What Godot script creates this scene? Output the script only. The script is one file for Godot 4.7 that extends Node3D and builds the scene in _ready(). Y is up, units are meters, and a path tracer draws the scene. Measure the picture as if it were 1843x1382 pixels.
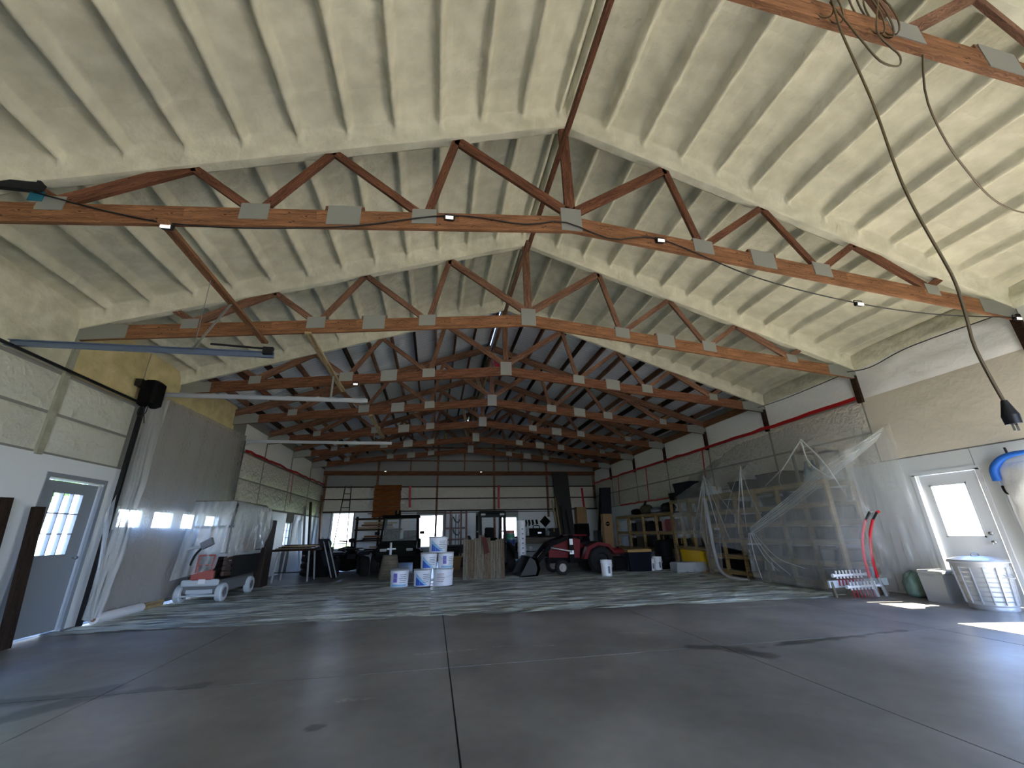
extends Node3D
# A pole barn half way through spray-foam insulation. Metres, y up; the building runs along -z, the camera stands at z = 0.
const XL := -5.11
const XR := 8.13
const XC := 1.51
const ZB := -20.7
const ZF := 5.9
const T0 := -1.425
const BAY := 2.438
const SPAN := 6.62
const ORD := ["first", "second", "third", "fourth", "fifth", "sixth", "seventh", "eighth", "ninth"]

var M := {}
var used := {}
var rng := RandomNumberGenerator.new()
var fn := FastNoiseLite.new()

class B:
	var v := PackedVector3Array()
	var n := PackedVector3Array()
	var t := PackedVector2Array()
	var ix := PackedInt32Array()
	# a,b,c,d run counter-clockwise seen from outside; Godot's front faces run clockwise
	func quad(a: Vector3, b: Vector3, c: Vector3, d: Vector3, ua := Vector2(0, 0), ub := Vector2(1, 0), uc := Vector2(1, 1), ud := Vector2(0, 1)) -> void:
		var m := (b - a).cross(c - a)
		if m.length_squared() < 1e-14: m = (c - a).cross(d - a)
		m = m.normalized()
		var k := v.size()
		v.append_array([a, b, c, d]); n.append_array([m, m, m, m]); t.append_array([ua, ub, uc, ud])
		ix.append_array([k, k + 2, k + 1, k, k + 3, k + 2])
	func tri(a: Vector3, b: Vector3, c: Vector3) -> void:
		var m := (b - a).cross(c - a).normalized()
		var k := v.size()
		v.append_array([a, b, c]); n.append_array([m, m, m]); t.append_array([Vector2(a.x, a.z), Vector2(b.x, b.z), Vector2(c.x, c.z)])
		ix.append_array([k, k + 2, k + 1])
	# box with half axes ex, ey, ez
	func obox(c: Vector3, ex: Vector3, ey: Vector3, ez: Vector3) -> B:
		var lx := ex.length() * 2.0
		var ly := ey.length() * 2.0
		var lz := ez.length() * 2.0
		var f := [[ez, ex, ey, lx, ly], [-ez, -ex, ey, lx, ly], [ex, -ez, ey, lz, ly], [-ex, ez, ey, lz, ly], [ey, ex, -ez, lx, lz], [-ey, ex, ez, lx, lz]]
		for q in f:
			var o: Vector3 = c + q[0]
			var a: Vector3 = q[1]
			var b: Vector3 = q[2]
			var w: float = q[3]
			var h: float = q[4]
			quad(o - a - b, o + a - b, o + a + b, o - a + b, Vector2(0, 0), Vector2(w, 0), Vector2(w, h), Vector2(0, h))
		return self
	func box(c: Vector3, s: Vector3, yaw := 0.0) -> B:
		var bs := Basis(Vector3.UP, yaw)
		return obox(c, bs.x * s.x / 2, bs.y * s.y / 2, bs.z * s.z / 2)
	# box with chamfered vertical and top edges
	func cbox(c: Vector3, s: Vector3, ch: float, yaw := 0.0) -> B:
		var bs := Basis(Vector3.UP, yaw)
		var hx := s.x / 2
		var hy := s.y / 2
		var hz := s.z / 2
		var rings := [[hx - ch, -hy, hz - ch], [hx, -hy + ch, hz], [hx, hy - ch, hz], [hx - ch, hy, hz - ch]]
		var loops: Array[PackedVector3Array] = []
		for r in rings:
			var a: float = r[0]
			var y: float = r[1]
			var d: float = r[2]
			var k: float = minf(ch, minf(a, d) * 0.9)
			var l := PackedVector3Array()
			for p in [Vector3(-a + k, y, d), Vector3(a - k, y, d), Vector3(a, y, d - k), Vector3(a, y, -d + k), Vector3(a - k, y, -d), Vector3(-a + k, y, -d), Vector3(-a, y, -d + k), Vector3(-a, y, d - k)]:
				l.append(c + bs * p)
			loops.append(l)
		for i in 3:
			for j in 8:
				quad(loops[i][j], loops[i][(j + 1) % 8], loops[i + 1][(j + 1) % 8], loops[i + 1][j])
		for j in range(1, 7):
			tri(loops[3][0], loops[3][j], loops[3][j + 1])
			tri(loops[0][0], loops[0][j + 1], loops[0][j])
		return self
	# a board from p to q, w thick (sideways) and h deep (along up)
	func beam(p: Vector3, q: Vector3, w: float, h: float, up := Vector3.UP) -> B:
		var d := (q - p).normalized()
		var s := d.cross(up)
		if s.length() < 0.01: s = d.cross(Vector3.RIGHT)
		s = s.normalized()
		var u := s.cross(d).normalized()
		return obox((p + q) / 2, d * (p.distance_to(q) / 2), u * h / 2, s * w / 2)
	func tube(path: PackedVector3Array, r: float, seg := 6, r2 := -1.0) -> B:
		var m := path.size()
		var prev := Vector3.ZERO
		var k0 := v.size()
		for i in m:
			var d := (path[mini(i + 1, m - 1)] - path[maxi(i - 1, 0)]).normalized()
			if prev == Vector3.ZERO:
				prev = d.cross(Vector3.UP)
				if prev.length() < 0.05: prev = d.cross(Vector3.RIGHT)
			var a := (prev - d * prev.dot(d)).normalized()
			prev = a
			var b := d.cross(a)
			var rr := r if r2 < 0 else lerpf(r, r2, float(i) / (m - 1))
			for j in seg + 1:
				var g := TAU * j / seg
				var o := a * cos(g) + b * sin(g)
				v.append(path[i] + o * rr); n.append(o); t.append(Vector2(float(j) / seg, float(i)))
		for i in m - 1:
			for j in seg:
				var k := k0 + i * (seg + 1) + j
				ix.append_array([k, k + seg + 1, k + 1, k + 1, k + seg + 1, k + seg + 2])
		for e in [0, m - 1]:
			var d2 := (path[1] - path[0]) if e == 0 else (path[m - 2] - path[m - 1])
			var kc := v.size()
			v.append(path[e]); n.append(-d2.normalized()); t.append(Vector2.ZERO)
			for j in seg + 1:
				v.append(v[k0 + e * (seg + 1) + j]); n.append(-d2.normalized()); t.append(Vector2.ZERO)
			for j in seg:
				if e == 0: ix.append_array([kc, kc + 1 + j, kc + 2 + j])
				else: ix.append_array([kc, kc + 2 + j, kc + 1 + j])
		return self
	func rod(p: Vector3, q: Vector3, r: float, seg := 8) -> B:
		return tube(PackedVector3Array([p, q]), r, seg)
	# profile of (radius, height) turned about axis ay through o; hard edges where a point is doubled
	func lathe(o: Vector3, prof: Array, seg := 20, ay := Vector3.UP) -> B:
		var ax := ay.cross(Vector3.FORWARD)
		if ax.length() < 0.1: ax = ay.cross(Vector3.RIGHT)
		ax = ax.normalized()
		var az := ax.cross(ay).normalized()
		var tot := 0.0
		for i in prof.size() - 1:
			var p: Vector2 = prof[i]
			var q: Vector2 = prof[i + 1]
			var dl := p.distance_to(q)
			if dl < 1e-6: continue
			var nr := Vector2(q.y - p.y, -(q.x - p.x)).normalized()
			var k := v.size()
			for j in seg + 1:
				var g := TAU * j / seg
				var c := ax * cos(g) + az * sin(g)
				v.append(o + c * p.x + ay * p.y); n.append(c * nr.x + ay * nr.y); t.append(Vector2(float(j) / seg, p.y))
				v.append(o + c * q.x + ay * q.y); n.append(c * nr.x + ay * nr.y); t.append(Vector2(float(j) / seg, q.y))
			for j in seg:
				var a := k + j * 2
				ix.append_array([a, a + 2, a + 1, a + 1, a + 2, a + 3])
			tot += dl
		return self
	# smooth grid of (nu+1) x (nv+1) points p[j * (nu+1) + i]; uv given per point
	func grid(p: PackedVector3Array, uv: PackedVector2Array, nu: int, nv: int) -> B:
		var k0 := v.size()
		var w := nu + 1
		for j in nv + 1:
			for i in w:
				var du := p[j * w + mini(i + 1, nu)] - p[j * w + maxi(i - 1, 0)]
				var dv := p[mini(j + 1, nv) * w + i] - p[maxi(j - 1, 0) * w + i]
				n.append(du.cross(dv).normalized())
		v.append_array(p); t.append_array(uv)
		for j in nv:
			for i in nu:
				var k := k0 + j * w + i
				ix.append_array([k, k + w, k + 1, k + 1, k + w, k + w + 1])
		return self
	# polygon (in the plane of ax, ay) pushed out along ez by depth
	func prism(o: Vector3, ax: Vector3, ay: Vector3, ez: Vector3, poly: PackedVector2Array) -> B:
		var tr := Geometry2D.triangulate_polygon(poly)
		var h := ez / 2
		var area := 0.0
		for i in poly.size(): area += poly[i].cross(poly[(i + 1) % poly.size()])
		var flip := (area < 0) != (ax.cross(ay).dot(ez) < 0)
		for i in range(0, tr.size(), 3):
			var q: Array[Vector3] = []
			for e in 3: q.append(o + ax * poly[tr[i + e]].x + ay * poly[tr[i + e]].y)
			var g := (q[1] - q[0]).cross(q[2] - q[0]).dot(ez) < 0
			if g: q.reverse()
			tri(q[0] + h, q[1] + h, q[2] + h)
			tri(q[0] - h, q[2] - h, q[1] - h)
		for i in poly.size():
			var a := o + ax * poly[i].x + ay * poly[i].y
			var b := o + ax * poly[(i + 1) % poly.size()].x + ay * poly[(i + 1) % poly.size()].y
			if flip: quad(b - h, a - h, a + h, b + h)
			else: quad(a - h, b - h, b + h, a + h)
		return self
	func mesh() -> ArrayMesh:
		var arr := []
		arr.resize(Mesh.ARRAY_MAX)
		arr[Mesh.ARRAY_VERTEX] = v; arr[Mesh.ARRAY_NORMAL] = n; arr[Mesh.ARRAY_TEX_UV] = t; arr[Mesh.ARRAY_INDEX] = ix
		var m := ArrayMesh.new()
		m.add_surface_from_arrays(Mesh.PRIMITIVE_TRIANGLES, arr)
		return m

func V(x: float, y: float, z: float) -> Vector3:
	return Vector3(x, y, z)

func numbered(called: String) -> String:
	var k: int = used.get(called, -1) + 1
	used[called] = k
	return called if k == 0 else "%s_%03d" % [called, k]

func tag(o: Node3D, label: String, category: String, group := "", kind := "") -> Node3D:
	if label: o.set_meta("label", label)
	if category: o.set_meta("category", category)
	if group: o.set_meta("group", group)
	if kind: o.set_meta("kind", kind)
	return o

func thing(called: String, label: String, category: String, at := Vector3.ZERO, group := "", yaw := 0.0) -> Node3D:
	var o := Node3D.new()
	o.name = numbered(called)
	add_child(o)
	o.position = at
	o.rotation.y = yaw
	return tag(o, label, category, group)

func part(called: String, b: B, m: Material, parent: Node3D) -> MeshInstance3D:
	return inst(called, b.mesh(), m, parent)

func inst(called: String, mesh: Mesh, m: Material, parent: Node3D) -> MeshInstance3D:
	var o := MeshInstance3D.new()
	o.mesh = mesh
	o.material_override = m
	o.name = called
	parent.add_child(o, true)
	return o

# a thing that is one mesh
func solo(called: String, b: B, m: Material, label: String, category: String, group := "", kind := "") -> MeshInstance3D:
	var o := MeshInstance3D.new()
	o.mesh = b.mesh()
	o.material_override = m
	o.name = numbered(called)
	add_child(o)
	tag(o, label, category, group, kind)
	return o

func struct(called: String, b: B, m: Material, label := "", category := "") -> MeshInstance3D:
	return solo(called, b, m, label, category, "", "structure")

func struct_root(called: String, label := "", category := "") -> Node3D:
	var o := Node3D.new()
	o.name = called
	add_child(o)
	return tag(o, label, category, "", "structure")

func copy(o: Node3D, base: String, at: Vector3, label: String, yaw := 0.0) -> Node3D:
	var c: Node3D = o.duplicate()
	c.name = numbered(base)
	add_child(c)
	c.position = at
	c.rotation.y = yaw
	if label: c.set_meta("label", label)
	return c

func mat(c: Color, rough := 0.8, metal := 0.0, spec := 0.5) -> StandardMaterial3D:
	var m := StandardMaterial3D.new()
	m.albedo_color = c
	m.roughness = rough
	m.metallic = metal
	m.metallic_specular = spec
	return m

func tex(img: Image) -> ImageTexture:
	return ImageTexture.create_from_image(img)

func nz(freq: float, sd: int, oct := 4) -> FastNoiseLite:
	var f := FastNoiseLite.new()
	f.seed = sd
	f.frequency = freq
	f.fractal_octaves = oct
	f.noise_type = FastNoiseLite.TYPE_SIMPLEX_SMOOTH
	return f

func grain_image(sd: int, dark: Color, light: Color) -> Image:
	var im := Image.create(512, 128, false, Image.FORMAT_RGB8)
	var a := nz(0.02, sd)
	var b := nz(0.05, sd + 7, 2)
	for y in 128:
		for x in 512:
			var w := b.get_noise_2d(x * 0.35, y * 0.6) * 9.0
			var k := a.get_noise_2d(x * 0.22, (y + w) * 8.0) * 0.9 + b.get_noise_2d(x * 0.05, y * 0.7) * 0.5
			im.set_pixel(x, y, dark.lerp(light, clampf(0.55 + k * 0.75, 0, 1)))
	# a few knots
	var r := RandomNumberGenerator.new()
	r.seed = sd
	for i in 5:
		var cx := r.randi_range(10, 500)
		var cy := r.randi_range(10, 118)
		for y in range(cy - 6, cy + 7):
			for x in range(cx - 8, cx + 9):
				if x < 0 or x > 511 or y < 0 or y > 127: continue
				var d := Vector2((x - cx) / 7.0, (y - cy) / 5.0).length()
				if d < 1: im.set_pixel(x, y, im.get_pixel(x, y).lerp(dark.darkened(0.5), 1.0 - d))
	return im

func noise_image(w: int, h: int, sd: int, freq: float, sx: float, sy: float, lo: Color, hi: Color, gain := 1.0, bias := 0.5) -> Image:
	var im := Image.create(w, h, false, Image.FORMAT_RGBA8)
	var a := nz(freq, sd, 5)
	for y in h:
		for x in w:
			im.set_pixel(x, y, lo.lerp(hi, clampf(bias + a.get_noise_2d(x * sx, y * sy) * gain, 0, 1)))
	return im

func bump(img: Image, strength: float) -> ImageTexture:
	var i: Image = img.duplicate()
	i.convert(Image.FORMAT_RGBA8)
	i.bump_map_to_normal_map(strength)
	return tex(i)

func seamless(w: int, sd: int, freq: float, oct := 4, ridged := false) -> Image:
	var f := nz(freq, sd, oct)
	if ridged: f.fractal_type = FastNoiseLite.FRACTAL_RIDGED
	return f.get_seamless_image(w, w)

func wood(c: Color, g: Texture2D, rough := 0.75) -> StandardMaterial3D:
	var m := mat(c, rough, 0.0, 0.3)
	m.albedo_texture = g
	m.uv1_scale = Vector3(0.8, 3.3, 1)
	return m

func plastic(c: Color, rough := 0.25) -> StandardMaterial3D:
	var m := mat(c, rough, 0.0, 0.5)
	m.transparency = BaseMaterial3D.TRANSPARENCY_ALPHA
	m.cull_mode = BaseMaterial3D.CULL_DISABLED
	return m

func _ready() -> void:
	rng.seed = 11
	fn = nz(1.0, 5, 3)
	# ---- camera
	var cam := Camera3D.new()
	cam.name = "camera"
	add_child(cam)
	cam.transform = Transform3D(Basis(Vector3(0.9839543, -0.0225581, 0.1769889), Vector3(-0.0391556, 0.9404920, 0.3375525), Vector3(-0.1740712, -0.3390663, 0.9245178)), Vector3(0, 1.155, 0))
	cam.fov = 86.06
	cam.near = 0.05
	cam.far = 400.0
	# ---- sky, sun, exposure
	var env := Environment.new()
	env.background_mode = Environment.BG_SKY
	var sky := Sky.new()
	var psm := ProceduralSkyMaterial.new()
	psm.sky_top_color = Color(0.42, 0.6, 0.9)
	psm.sky_horizon_color = Color(0.86, 0.92, 1.0)
	psm.ground_bottom_color = Color(0.3, 0.3, 0.28)
	psm.ground_horizon_color = Color(0.7, 0.74, 0.76)
	psm.sky_energy_multiplier = 1.0
	sky.sky_material = psm
	env.sky = sky
	env.background_energy_multiplier = SKY_ENERGY
	env.ambient_light_source = Environment.AMBIENT_SOURCE_SKY
	env.tonemap_mode = Environment.TONE_MAPPER_LINEAR
	env.tonemap_exposure = EXPOSURE
	env.sdfgi_enabled = true
	env.ssao_enabled = true
	env.ssil_enabled = true
	var we := WorldEnvironment.new()
	we.name = "world_environment"
	we.environment = env
	add_child(we)
	var sun := DirectionalLight3D.new()
	sun.name = "sun"
	sun.light_energy = SUN_ENERGY
	sun.light_color = Color(1.0, 0.95, 0.86)
	sun.light_angular_distance = 0.53
	sun.shadow_enabled = true
	add_child(sun)
	sun.look_at_from_position(Vector3.ZERO, Vector3(-2.4, -2.9, -0.5), Vector3.UP)

	materials()
	build_floor()
	build_walls()
	build_ceiling()
	build_roof_bare()
	build_trusses()
	build_doors_windows()
	build_outside()
	build_plastic_on_walls()
	build_overhead_bits()
	build_left_things()
	build_middle_things()
	build_back_things()
	build_right_things()
	for c in find_children("*", "MeshInstance3D", true, false):
		(c as MeshInstance3D).cast_shadow = GeometryInstance3D.SHADOW_CASTING_SETTING_ON

const SKY_ENERGY := 1.6
const SUN_ENERGY := 3.0
const EXPOSURE := 12.5

func materials() -> void:
	var g1 := tex(grain_image(3, Color(0.38, 0.26, 0.18), Color(0.64, 0.46, 0.33)))
	var g2 := tex(grain_image(9, Color(0.32, 0.23, 0.18), Color(0.56, 0.42, 0.33)))
	var g3 := tex(grain_image(21, Color(0.47, 0.44, 0.39), Color(0.74, 0.7, 0.62)))
	M.wood_orange = wood(Color(0.92, 0.92, 0.9), g1)
	M.wood_brown = wood(Color(1, 1, 1), g2)
	M.wood_red = wood(Color(0.88, 0.8, 0.75), g2)
	M.wood_pale = wood(Color(1.0, 0.93, 0.8), g3)
	M.wood_grey = wood(Color(0.68, 0.68, 0.67), g3, 0.9)
	M.wood_dark = wood(Color(0.42, 0.4, 0.38), g2)
	M.wood_black = wood(Color(0.42, 0.46, 0.5), g2)
	M.wood_shelf = wood(Color(0.85, 0.76, 0.58), g3)
	M.brown = mat(Color(0.16, 0.11, 0.08), 0.7)
	M.wood_dark_arm = mat(Color(0.3, 0.24, 0.22), 0.6)
	M.wood_panel = wood(Color(0.62, 0.57, 0.54), g3, 0.9)
	M.red_dull = mat(Color(0.3, 0.14, 0.14), 0.9)
	M.red_pail = mat(Color(0.62, 0.36, 0.34), 0.6)
	M.bucket_metal = mat(Color(0.07, 0.08, 0.085), 0.5, 0.3)
	M.rim_pale = mat(Color(0.6, 0.58, 0.55), 0.6)
	M.mast = mat(Color(0.36, 0.24, 0.24), 0.6)
	M.charcoal = mat(Color(0.16, 0.165, 0.165), 0.7)
	M.jug = mat(Color(0.42, 0.52, 0.56), 0.15)
	M.olive = mat(Color(0.24, 0.23, 0.16), 0.9)
	M.sack_green = mat(Color(0.4, 0.5, 0.46), 0.8)
	M.hose_dark = mat(Color(0.55, 0.08, 0.14), 0.5)
	M.cedar = wood(Color(0.85, 0.72, 0.5), g1)
	var fb := seamless(256, 4, 0.035, 5)
	M.foam = mat(Color(0.82, 0.81, 0.74), 0.92, 0.0, 0.25)
	M.foam.albedo_texture = tex(noise_image(256, 256, 8, 0.012, 1, 1, Color(0.9, 0.9, 0.86), Color(1, 1, 0.97), 1.2))
	M.foam.normal_enabled = true
	M.foam.normal_texture = bump(fb, 5.0)
	M.foam.normal_scale = 0.55
	M.foam.uv1_triplanar = true
	M.foam.uv1_world_triplanar = true
	M.foam.uv1_scale = Vector3(0.9, 0.9, 0.9)
	M.foam_yellow = M.foam.duplicate()
	M.foam_yellow.albedo_color = Color(0.8, 0.74, 0.57)
	M.foam_shoot = M.foam.duplicate()
	M.foam_shoot.albedo_color = Color(0.62, 0.62, 0.57)
	# faced insulation quilt and poly sheeting: crinkled
	var ck := seamless(256, 14, 0.02, 4, true)
	M.quilt = mat(Color(0.8, 0.78, 0.74), 0.33, 0.0, 0.5)
	M.quilt.normal_enabled = true
	M.quilt.normal_texture = bump(ck, 6.0)
	M.quilt.normal_scale = 1.6
	M.quilt.uv1_triplanar = true
	M.quilt.uv1_world_triplanar = true
	M.quilt.uv1_scale = Vector3(0.8, 0.8, 0.8)
	M.quilt_dull = M.quilt.duplicate()
	M.quilt_dull.albedo_color = Color(0.75, 0.75, 0.7)
	M.quilt_dull.roughness = 0.7
	M.quilt_dull.normal_scale = 0.6
	M.poly_white = M.quilt.duplicate()
	M.poly_white.albedo_color = Color(0.9, 0.9, 0.89)
	M.poly_white.normal_scale = 0.2
	M.poly_cream = M.quilt.duplicate()
	M.poly_cream.albedo_color = Color(0.84, 0.81, 0.75)
	M.poly_cream.normal_scale = 0.15
	M.liner = mat(Color(0.84, 0.86, 0.87), 0.4)
	M.wall_core = mat(Color(0.5, 0.5, 0.48), 0.9)
	M.gable = mat(Color(0.52, 0.53, 0.52), 0.6)
	M.roof_metal = mat(Color(0.88, 0.9, 0.92), 0.22, 0.25)
	M.deck = mat(Color(0.4, 0.42, 0.44), 0.6)
	M.plate = mat(Color(0.56, 0.57, 0.55), 0.5, 0.5)
	M.galv = mat(Color(0.7, 0.72, 0.74), 0.4, 0.3)
	M.track = mat(Color(0.5, 0.56, 0.66), 0.4, 0.75)
	M.steel_dark = mat(Color(0.1, 0.1, 0.11), 0.5, 0.4)
	M.black = mat(Color(0.035, 0.035, 0.04), 0.7, 0.0, 0.25)
	M.rubber = mat(Color(0.035, 0.035, 0.035), 0.85)
	M.cord = mat(Color(0.34, 0.28, 0.18), 0.6)
	M.cord_black = mat(Color(0.06, 0.06, 0.06), 0.6)
	M.tape_red = mat(Color(0.66, 0.03, 0.08), 0.45)
	M.tape_blue = mat(Color(0.05, 0.35, 0.42), 0.6)
	M.door_grey = mat(Color(0.5, 0.53, 0.56), 0.5)
	M.door_panel = mat(Color(0.62, 0.61, 0.6), 0.55)
	M.trim_white = mat(Color(0.86, 0.88, 0.9), 0.45)
	M.glass = plastic(Color(0.9, 0.95, 0.95, 0.08), 0.02)
	M.sheet = plastic(Color(0.86, 0.88, 0.87, 0.15), 0.25)
	M.sheet.backlight_enabled = true
	M.sheet.backlight = Color(0.5, 0.5, 0.5)
	M.sheet.normal_enabled = true
	M.sheet.normal_texture = bump(ck, 7.0)
	M.sheet.normal_scale = 0.6
	M.sheet.uv1_triplanar = true
	M.sheet.uv1_scale = Vector3(1.1, 1.1, 1.1)
	M.sheet_thick = M.sheet.duplicate()
	M.sheet_thick.albedo_color = Color(0.88, 0.9, 0.9, 0.26)
	M.sheet_veil = M.sheet.duplicate()
	M.sheet_veil.albedo_color = Color(0.88, 0.9, 0.9, 0.12)
	M.sheet_fold = M.sheet.duplicate()
	M.sheet_fold.albedo_color = Color(0.9, 0.92, 0.91, 0.3)
	M.sheet_thin = M.sheet.duplicate()
	M.sheet_thin.albedo_color = Color(0.82, 0.81, 0.79, 0.22)
	var di := noise_image(512, 512, 31, 0.02, 0.35, 2.2, Color(0.74, 0.79, 0.76, 0.25), Color(0.84, 0.88, 0.85, 0.92), 1.5, 0.58)
	M.drop = plastic(Color(1, 1, 1, 1), 0.35)
	M.drop.albedo_texture = tex(di)
	M.drop.normal_enabled = true
	M.drop.normal_texture = bump(seamless(256, 41, 0.02, 4, true), 5.0)
	M.drop.uv1_scale = Vector3(0.15, 0.22, 1)
	M.white = mat(Color(0.88, 0.89, 0.9), 0.45)
	M.white_dirty = mat(Color(0.72, 0.76, 0.78), 0.6)
	M.pail = mat(Color(0.84, 0.86, 0.9), 0.4)
	M.red = mat(Color(0.36, 0.03, 0.06), 0.5, 0.0, 0.3)
	M.red_bright = mat(Color(0.75, 0.05, 0.1), 0.4)
	M.red_faded = mat(Color(0.62, 0.33, 0.3), 0.6)
	M.hose = mat(Color(0.8, 0.08, 0.16), 0.4)
	M.green_dark = mat(Color(0.04, 0.06, 0.05), 0.6, 0.0, 0.3)
	M.green = mat(Color(0.06, 0.42, 0.28), 0.5)
	M.blue = mat(Color(0.05, 0.14, 0.38), 0.5)
	M.blue_light = mat(Color(0.12, 0.4, 0.78), 0.5)
	M.navy = mat(Color(0.04, 0.05, 0.1), 0.6, 0.0, 0.3)
	M.yellow = mat(Color(0.85, 0.68, 0.05), 0.5)
	M.tan = mat(Color(0.62, 0.5, 0.28), 0.6)
	M.cardboard = mat(Color(0.6, 0.48, 0.33), 0.85)
	M.grey = mat(Color(0.42, 0.43, 0.44), 0.6)
	M.grey_dark = mat(Color(0.13, 0.135, 0.14), 0.75, 0.0, 0.3)
	M.grey_light = mat(Color(0.6, 0.62, 0.63), 0.6)
	M.chrome = mat(Color(0.8, 0.8, 0.8), 0.2, 0.9)
	M.lamp = mat(Color(0.95, 0.95, 0.92), 0.4)
	M.lamp.emission_enabled = true
	M.lamp.emission = Color(1.0, 0.98, 0.92)
	M.lamp.emission_energy_multiplier = 0.1
	M.bark = mat(Color(0.2, 0.15, 0.11), 0.9)
	M.leaf = mat(Color(0.3, 0.46, 0.18), 0.8)
	M.leaf.backlight_enabled = true
	M.leaf.backlight = Color(0.3, 0.5, 0.15)
	M.ground = mat(Color(0.62, 0.6, 0.56), 0.95)
	M.grass = mat(Color(0.32, 0.4, 0.2), 0.95)

# ---------------------------------------------------------------- floor
func floor_image() -> Image:
	var w := 640
	var h := 1080
	var im := Image.create(w, h, false, Image.FORMAT_RGB8)
	var a := nz(0.9, 71, 5)
	var b := nz(0.25, 72, 4)
	var f := nz(6.0, 73, 3)
	# dark stains (tyre marks, damp) as strokes in metres: x, z, x, z, half width
	var stains := [[-4.6, -4.35, -2.7, -4.55, 0.14], [-2.9, -4.5, -1.9, -4.52, 0.08], [-3.4, -3.2, -2.6, -4.6, 0.14], [2.65, -4.5, 3.15, -4.35, 0.08], [3.0, -4.3, 3.15, -4.05, 0.1], [3.1, -4.3, 5.3, -4.5, 0.05], [-0.72, -3.44, -0.69, -3.43, 0.035]]
	var pale := [[-0.62, -3.87, -0.42, -3.86, 0.05], [0.7, -5.1, 1.4, -4.95, 0.02], [2.2, -5.3, 2.5, -5.2, 0.03], [4.6, -6.35, 5.3, -6.3, 0.06], [-0.1, -5.0, 0.5, -5.05, 0.02]]
	for y in h:
		for x in w:
			var px := -5.4 + 13.8 * (x + 0.5) / w
			var pz := 2.0 - 23.2 * (y + 0.5) / h
			var v := 0.47 + a.get_noise_2d(px, pz) * 0.09 + b.get_noise_2d(px, pz) * 0.1 + f.get_noise_2d(px, pz) * 0.025
			var d := 0.0
			var wob := a.get_noise_2d(px * 2.5 + 40, pz * 2.5) * 0.09
			for s in stains:
				var q := Geometry2D.get_closest_point_to_segment(Vector2(px, pz), Vector2(s[0], s[1]), Vector2(s[2], s[3]))
				var r: float = s[4]
				d = maxf(d, 1.0 - smoothstep(0.5, 1.1, (q.distance_to(Vector2(px, pz)) + wob) / r))
			v *= 1.0 - 0.38 * d
			var e := 0.0
			for s in pale:
				var q := Geometry2D.get_closest_point_to_segment(Vector2(px, pz), Vector2(s[0], s[1]), Vector2(s[2], s[3]))
				e = maxf(e, 1.0 - smoothstep(0.4, 1.2, (q.distance_to(Vector2(px, pz)) + wob * 0.6) / s[4]))
			v += e * 0.16 * clampf(0.5 + f.get_noise_2d(px * 3, pz * 3) * 2.0, 0, 1)
			im.set_pixel(x, y, Color(v, v * 0.985, v * 0.95))
	return im

func build_floor() -> void:
	M.concrete = mat(Color(1, 1, 1), 0.5, 0.0, 0.5)
	M.concrete.albedo_texture = tex(floor_image())
	M.concrete.roughness_texture = tex(noise_image(256, 256, 55, 0.015, 1, 1, Color(0.62, 0.62, 0.62), Color(1, 1, 1), 1.2))
	M.joint = mat(Color(0.13, 0.13, 0.13), 0.95)
	var fl := struct("floor", B.new().box(V(XC, -0.11, (ZF + ZB) / 2), V(13.9, 0.2, ZF - ZB + 0.6)), M.joint, "grey concrete floor with sawn joints and damp stains", "floor")
	var xs := [-5.3, -2.57, 0.19, 2.97, 5.74, 8.32]
	var zs := [6.0, 3.85, 1.08, -1.7, -4.47, -7.24, -10.0, -12.77, -15.54, -18.3, -20.85]
	var g := 0.006
	for i in xs.size() - 1:
		for j in zs.size() - 1:
			var x0: float = xs[i] + g
			var x1: float = xs[i + 1] - g
			var z0: float = zs[j + 1] + g
			var z1: float = zs[j] - g
			var b := B.new()
			var uvf := func(p: Vector3) -> Vector2: return Vector2((p.x + 5.4) / 13.8, (2.0 - p.z) / 23.2)
			var c := [V(x0, 0, z1), V(x1, 0, z1), V(x1, 0, z0), V(x0, 0, z0)]
			b.quad(c[0], c[1], c[2], c[3], uvf.call(c[0]), uvf.call(c[1]), uvf.call(c[2]), uvf.call(c[3]))
			for k in 4:
				var p: Vector3 = c[k]
				var q: Vector3 = c[(k + 1) % 4]
				b.quad(p + V(0, -0.012, 0), q + V(0, -0.012, 0), q, p, uvf.call(p), uvf.call(q), uvf.call(q), uvf.call(p))
			part("concrete_slab", b, M.concrete, fl)

# ---------------------------------------------------------------- walls
# solid wall of boxes round its openings; along = 0: runs along x at z = at, 1: runs along z at x = at. openings: [a0, a1, y0, y1]
func wall_mesh(along: int, at: float, thick: float, a0: float, a1: float, y0: float, y1: float, openings: Array) -> B:
	var b := B.new()
	var cuts := [a0, a1]
	for o in openings: cuts.append_array([o[0], o[1]])
	cuts.sort()
	for i in cuts.size() - 1:
		var p: float = cuts[i]
		var q: float = cuts[i + 1]
		if q - p < 0.001: continue
		var spans := [[y0, y1]]
		for o in openings:
			if o[0] < (p + q) / 2 and o[1] > (p + q) / 2:
				var nx := []
				for s in spans:
					if o[2] > s[0] + 0.001: nx.append([s[0], minf(o[2], s[1])])
					if o[3] < s[1] - 0.001: nx.append([maxf(o[3], s[0]), s[1]])
				spans = nx
		for s in spans:
			var c := V((p + q) / 2, (s[0] + s[1]) / 2, at) if along == 0 else V(at, (s[0] + s[1]) / 2, (p + q) / 2)
			var sz := V(q - p, s[1] - s[0], thick) if along == 0 else V(thick, s[1] - s[0], q - p)
			b.box(c, sz)
	return b

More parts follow.
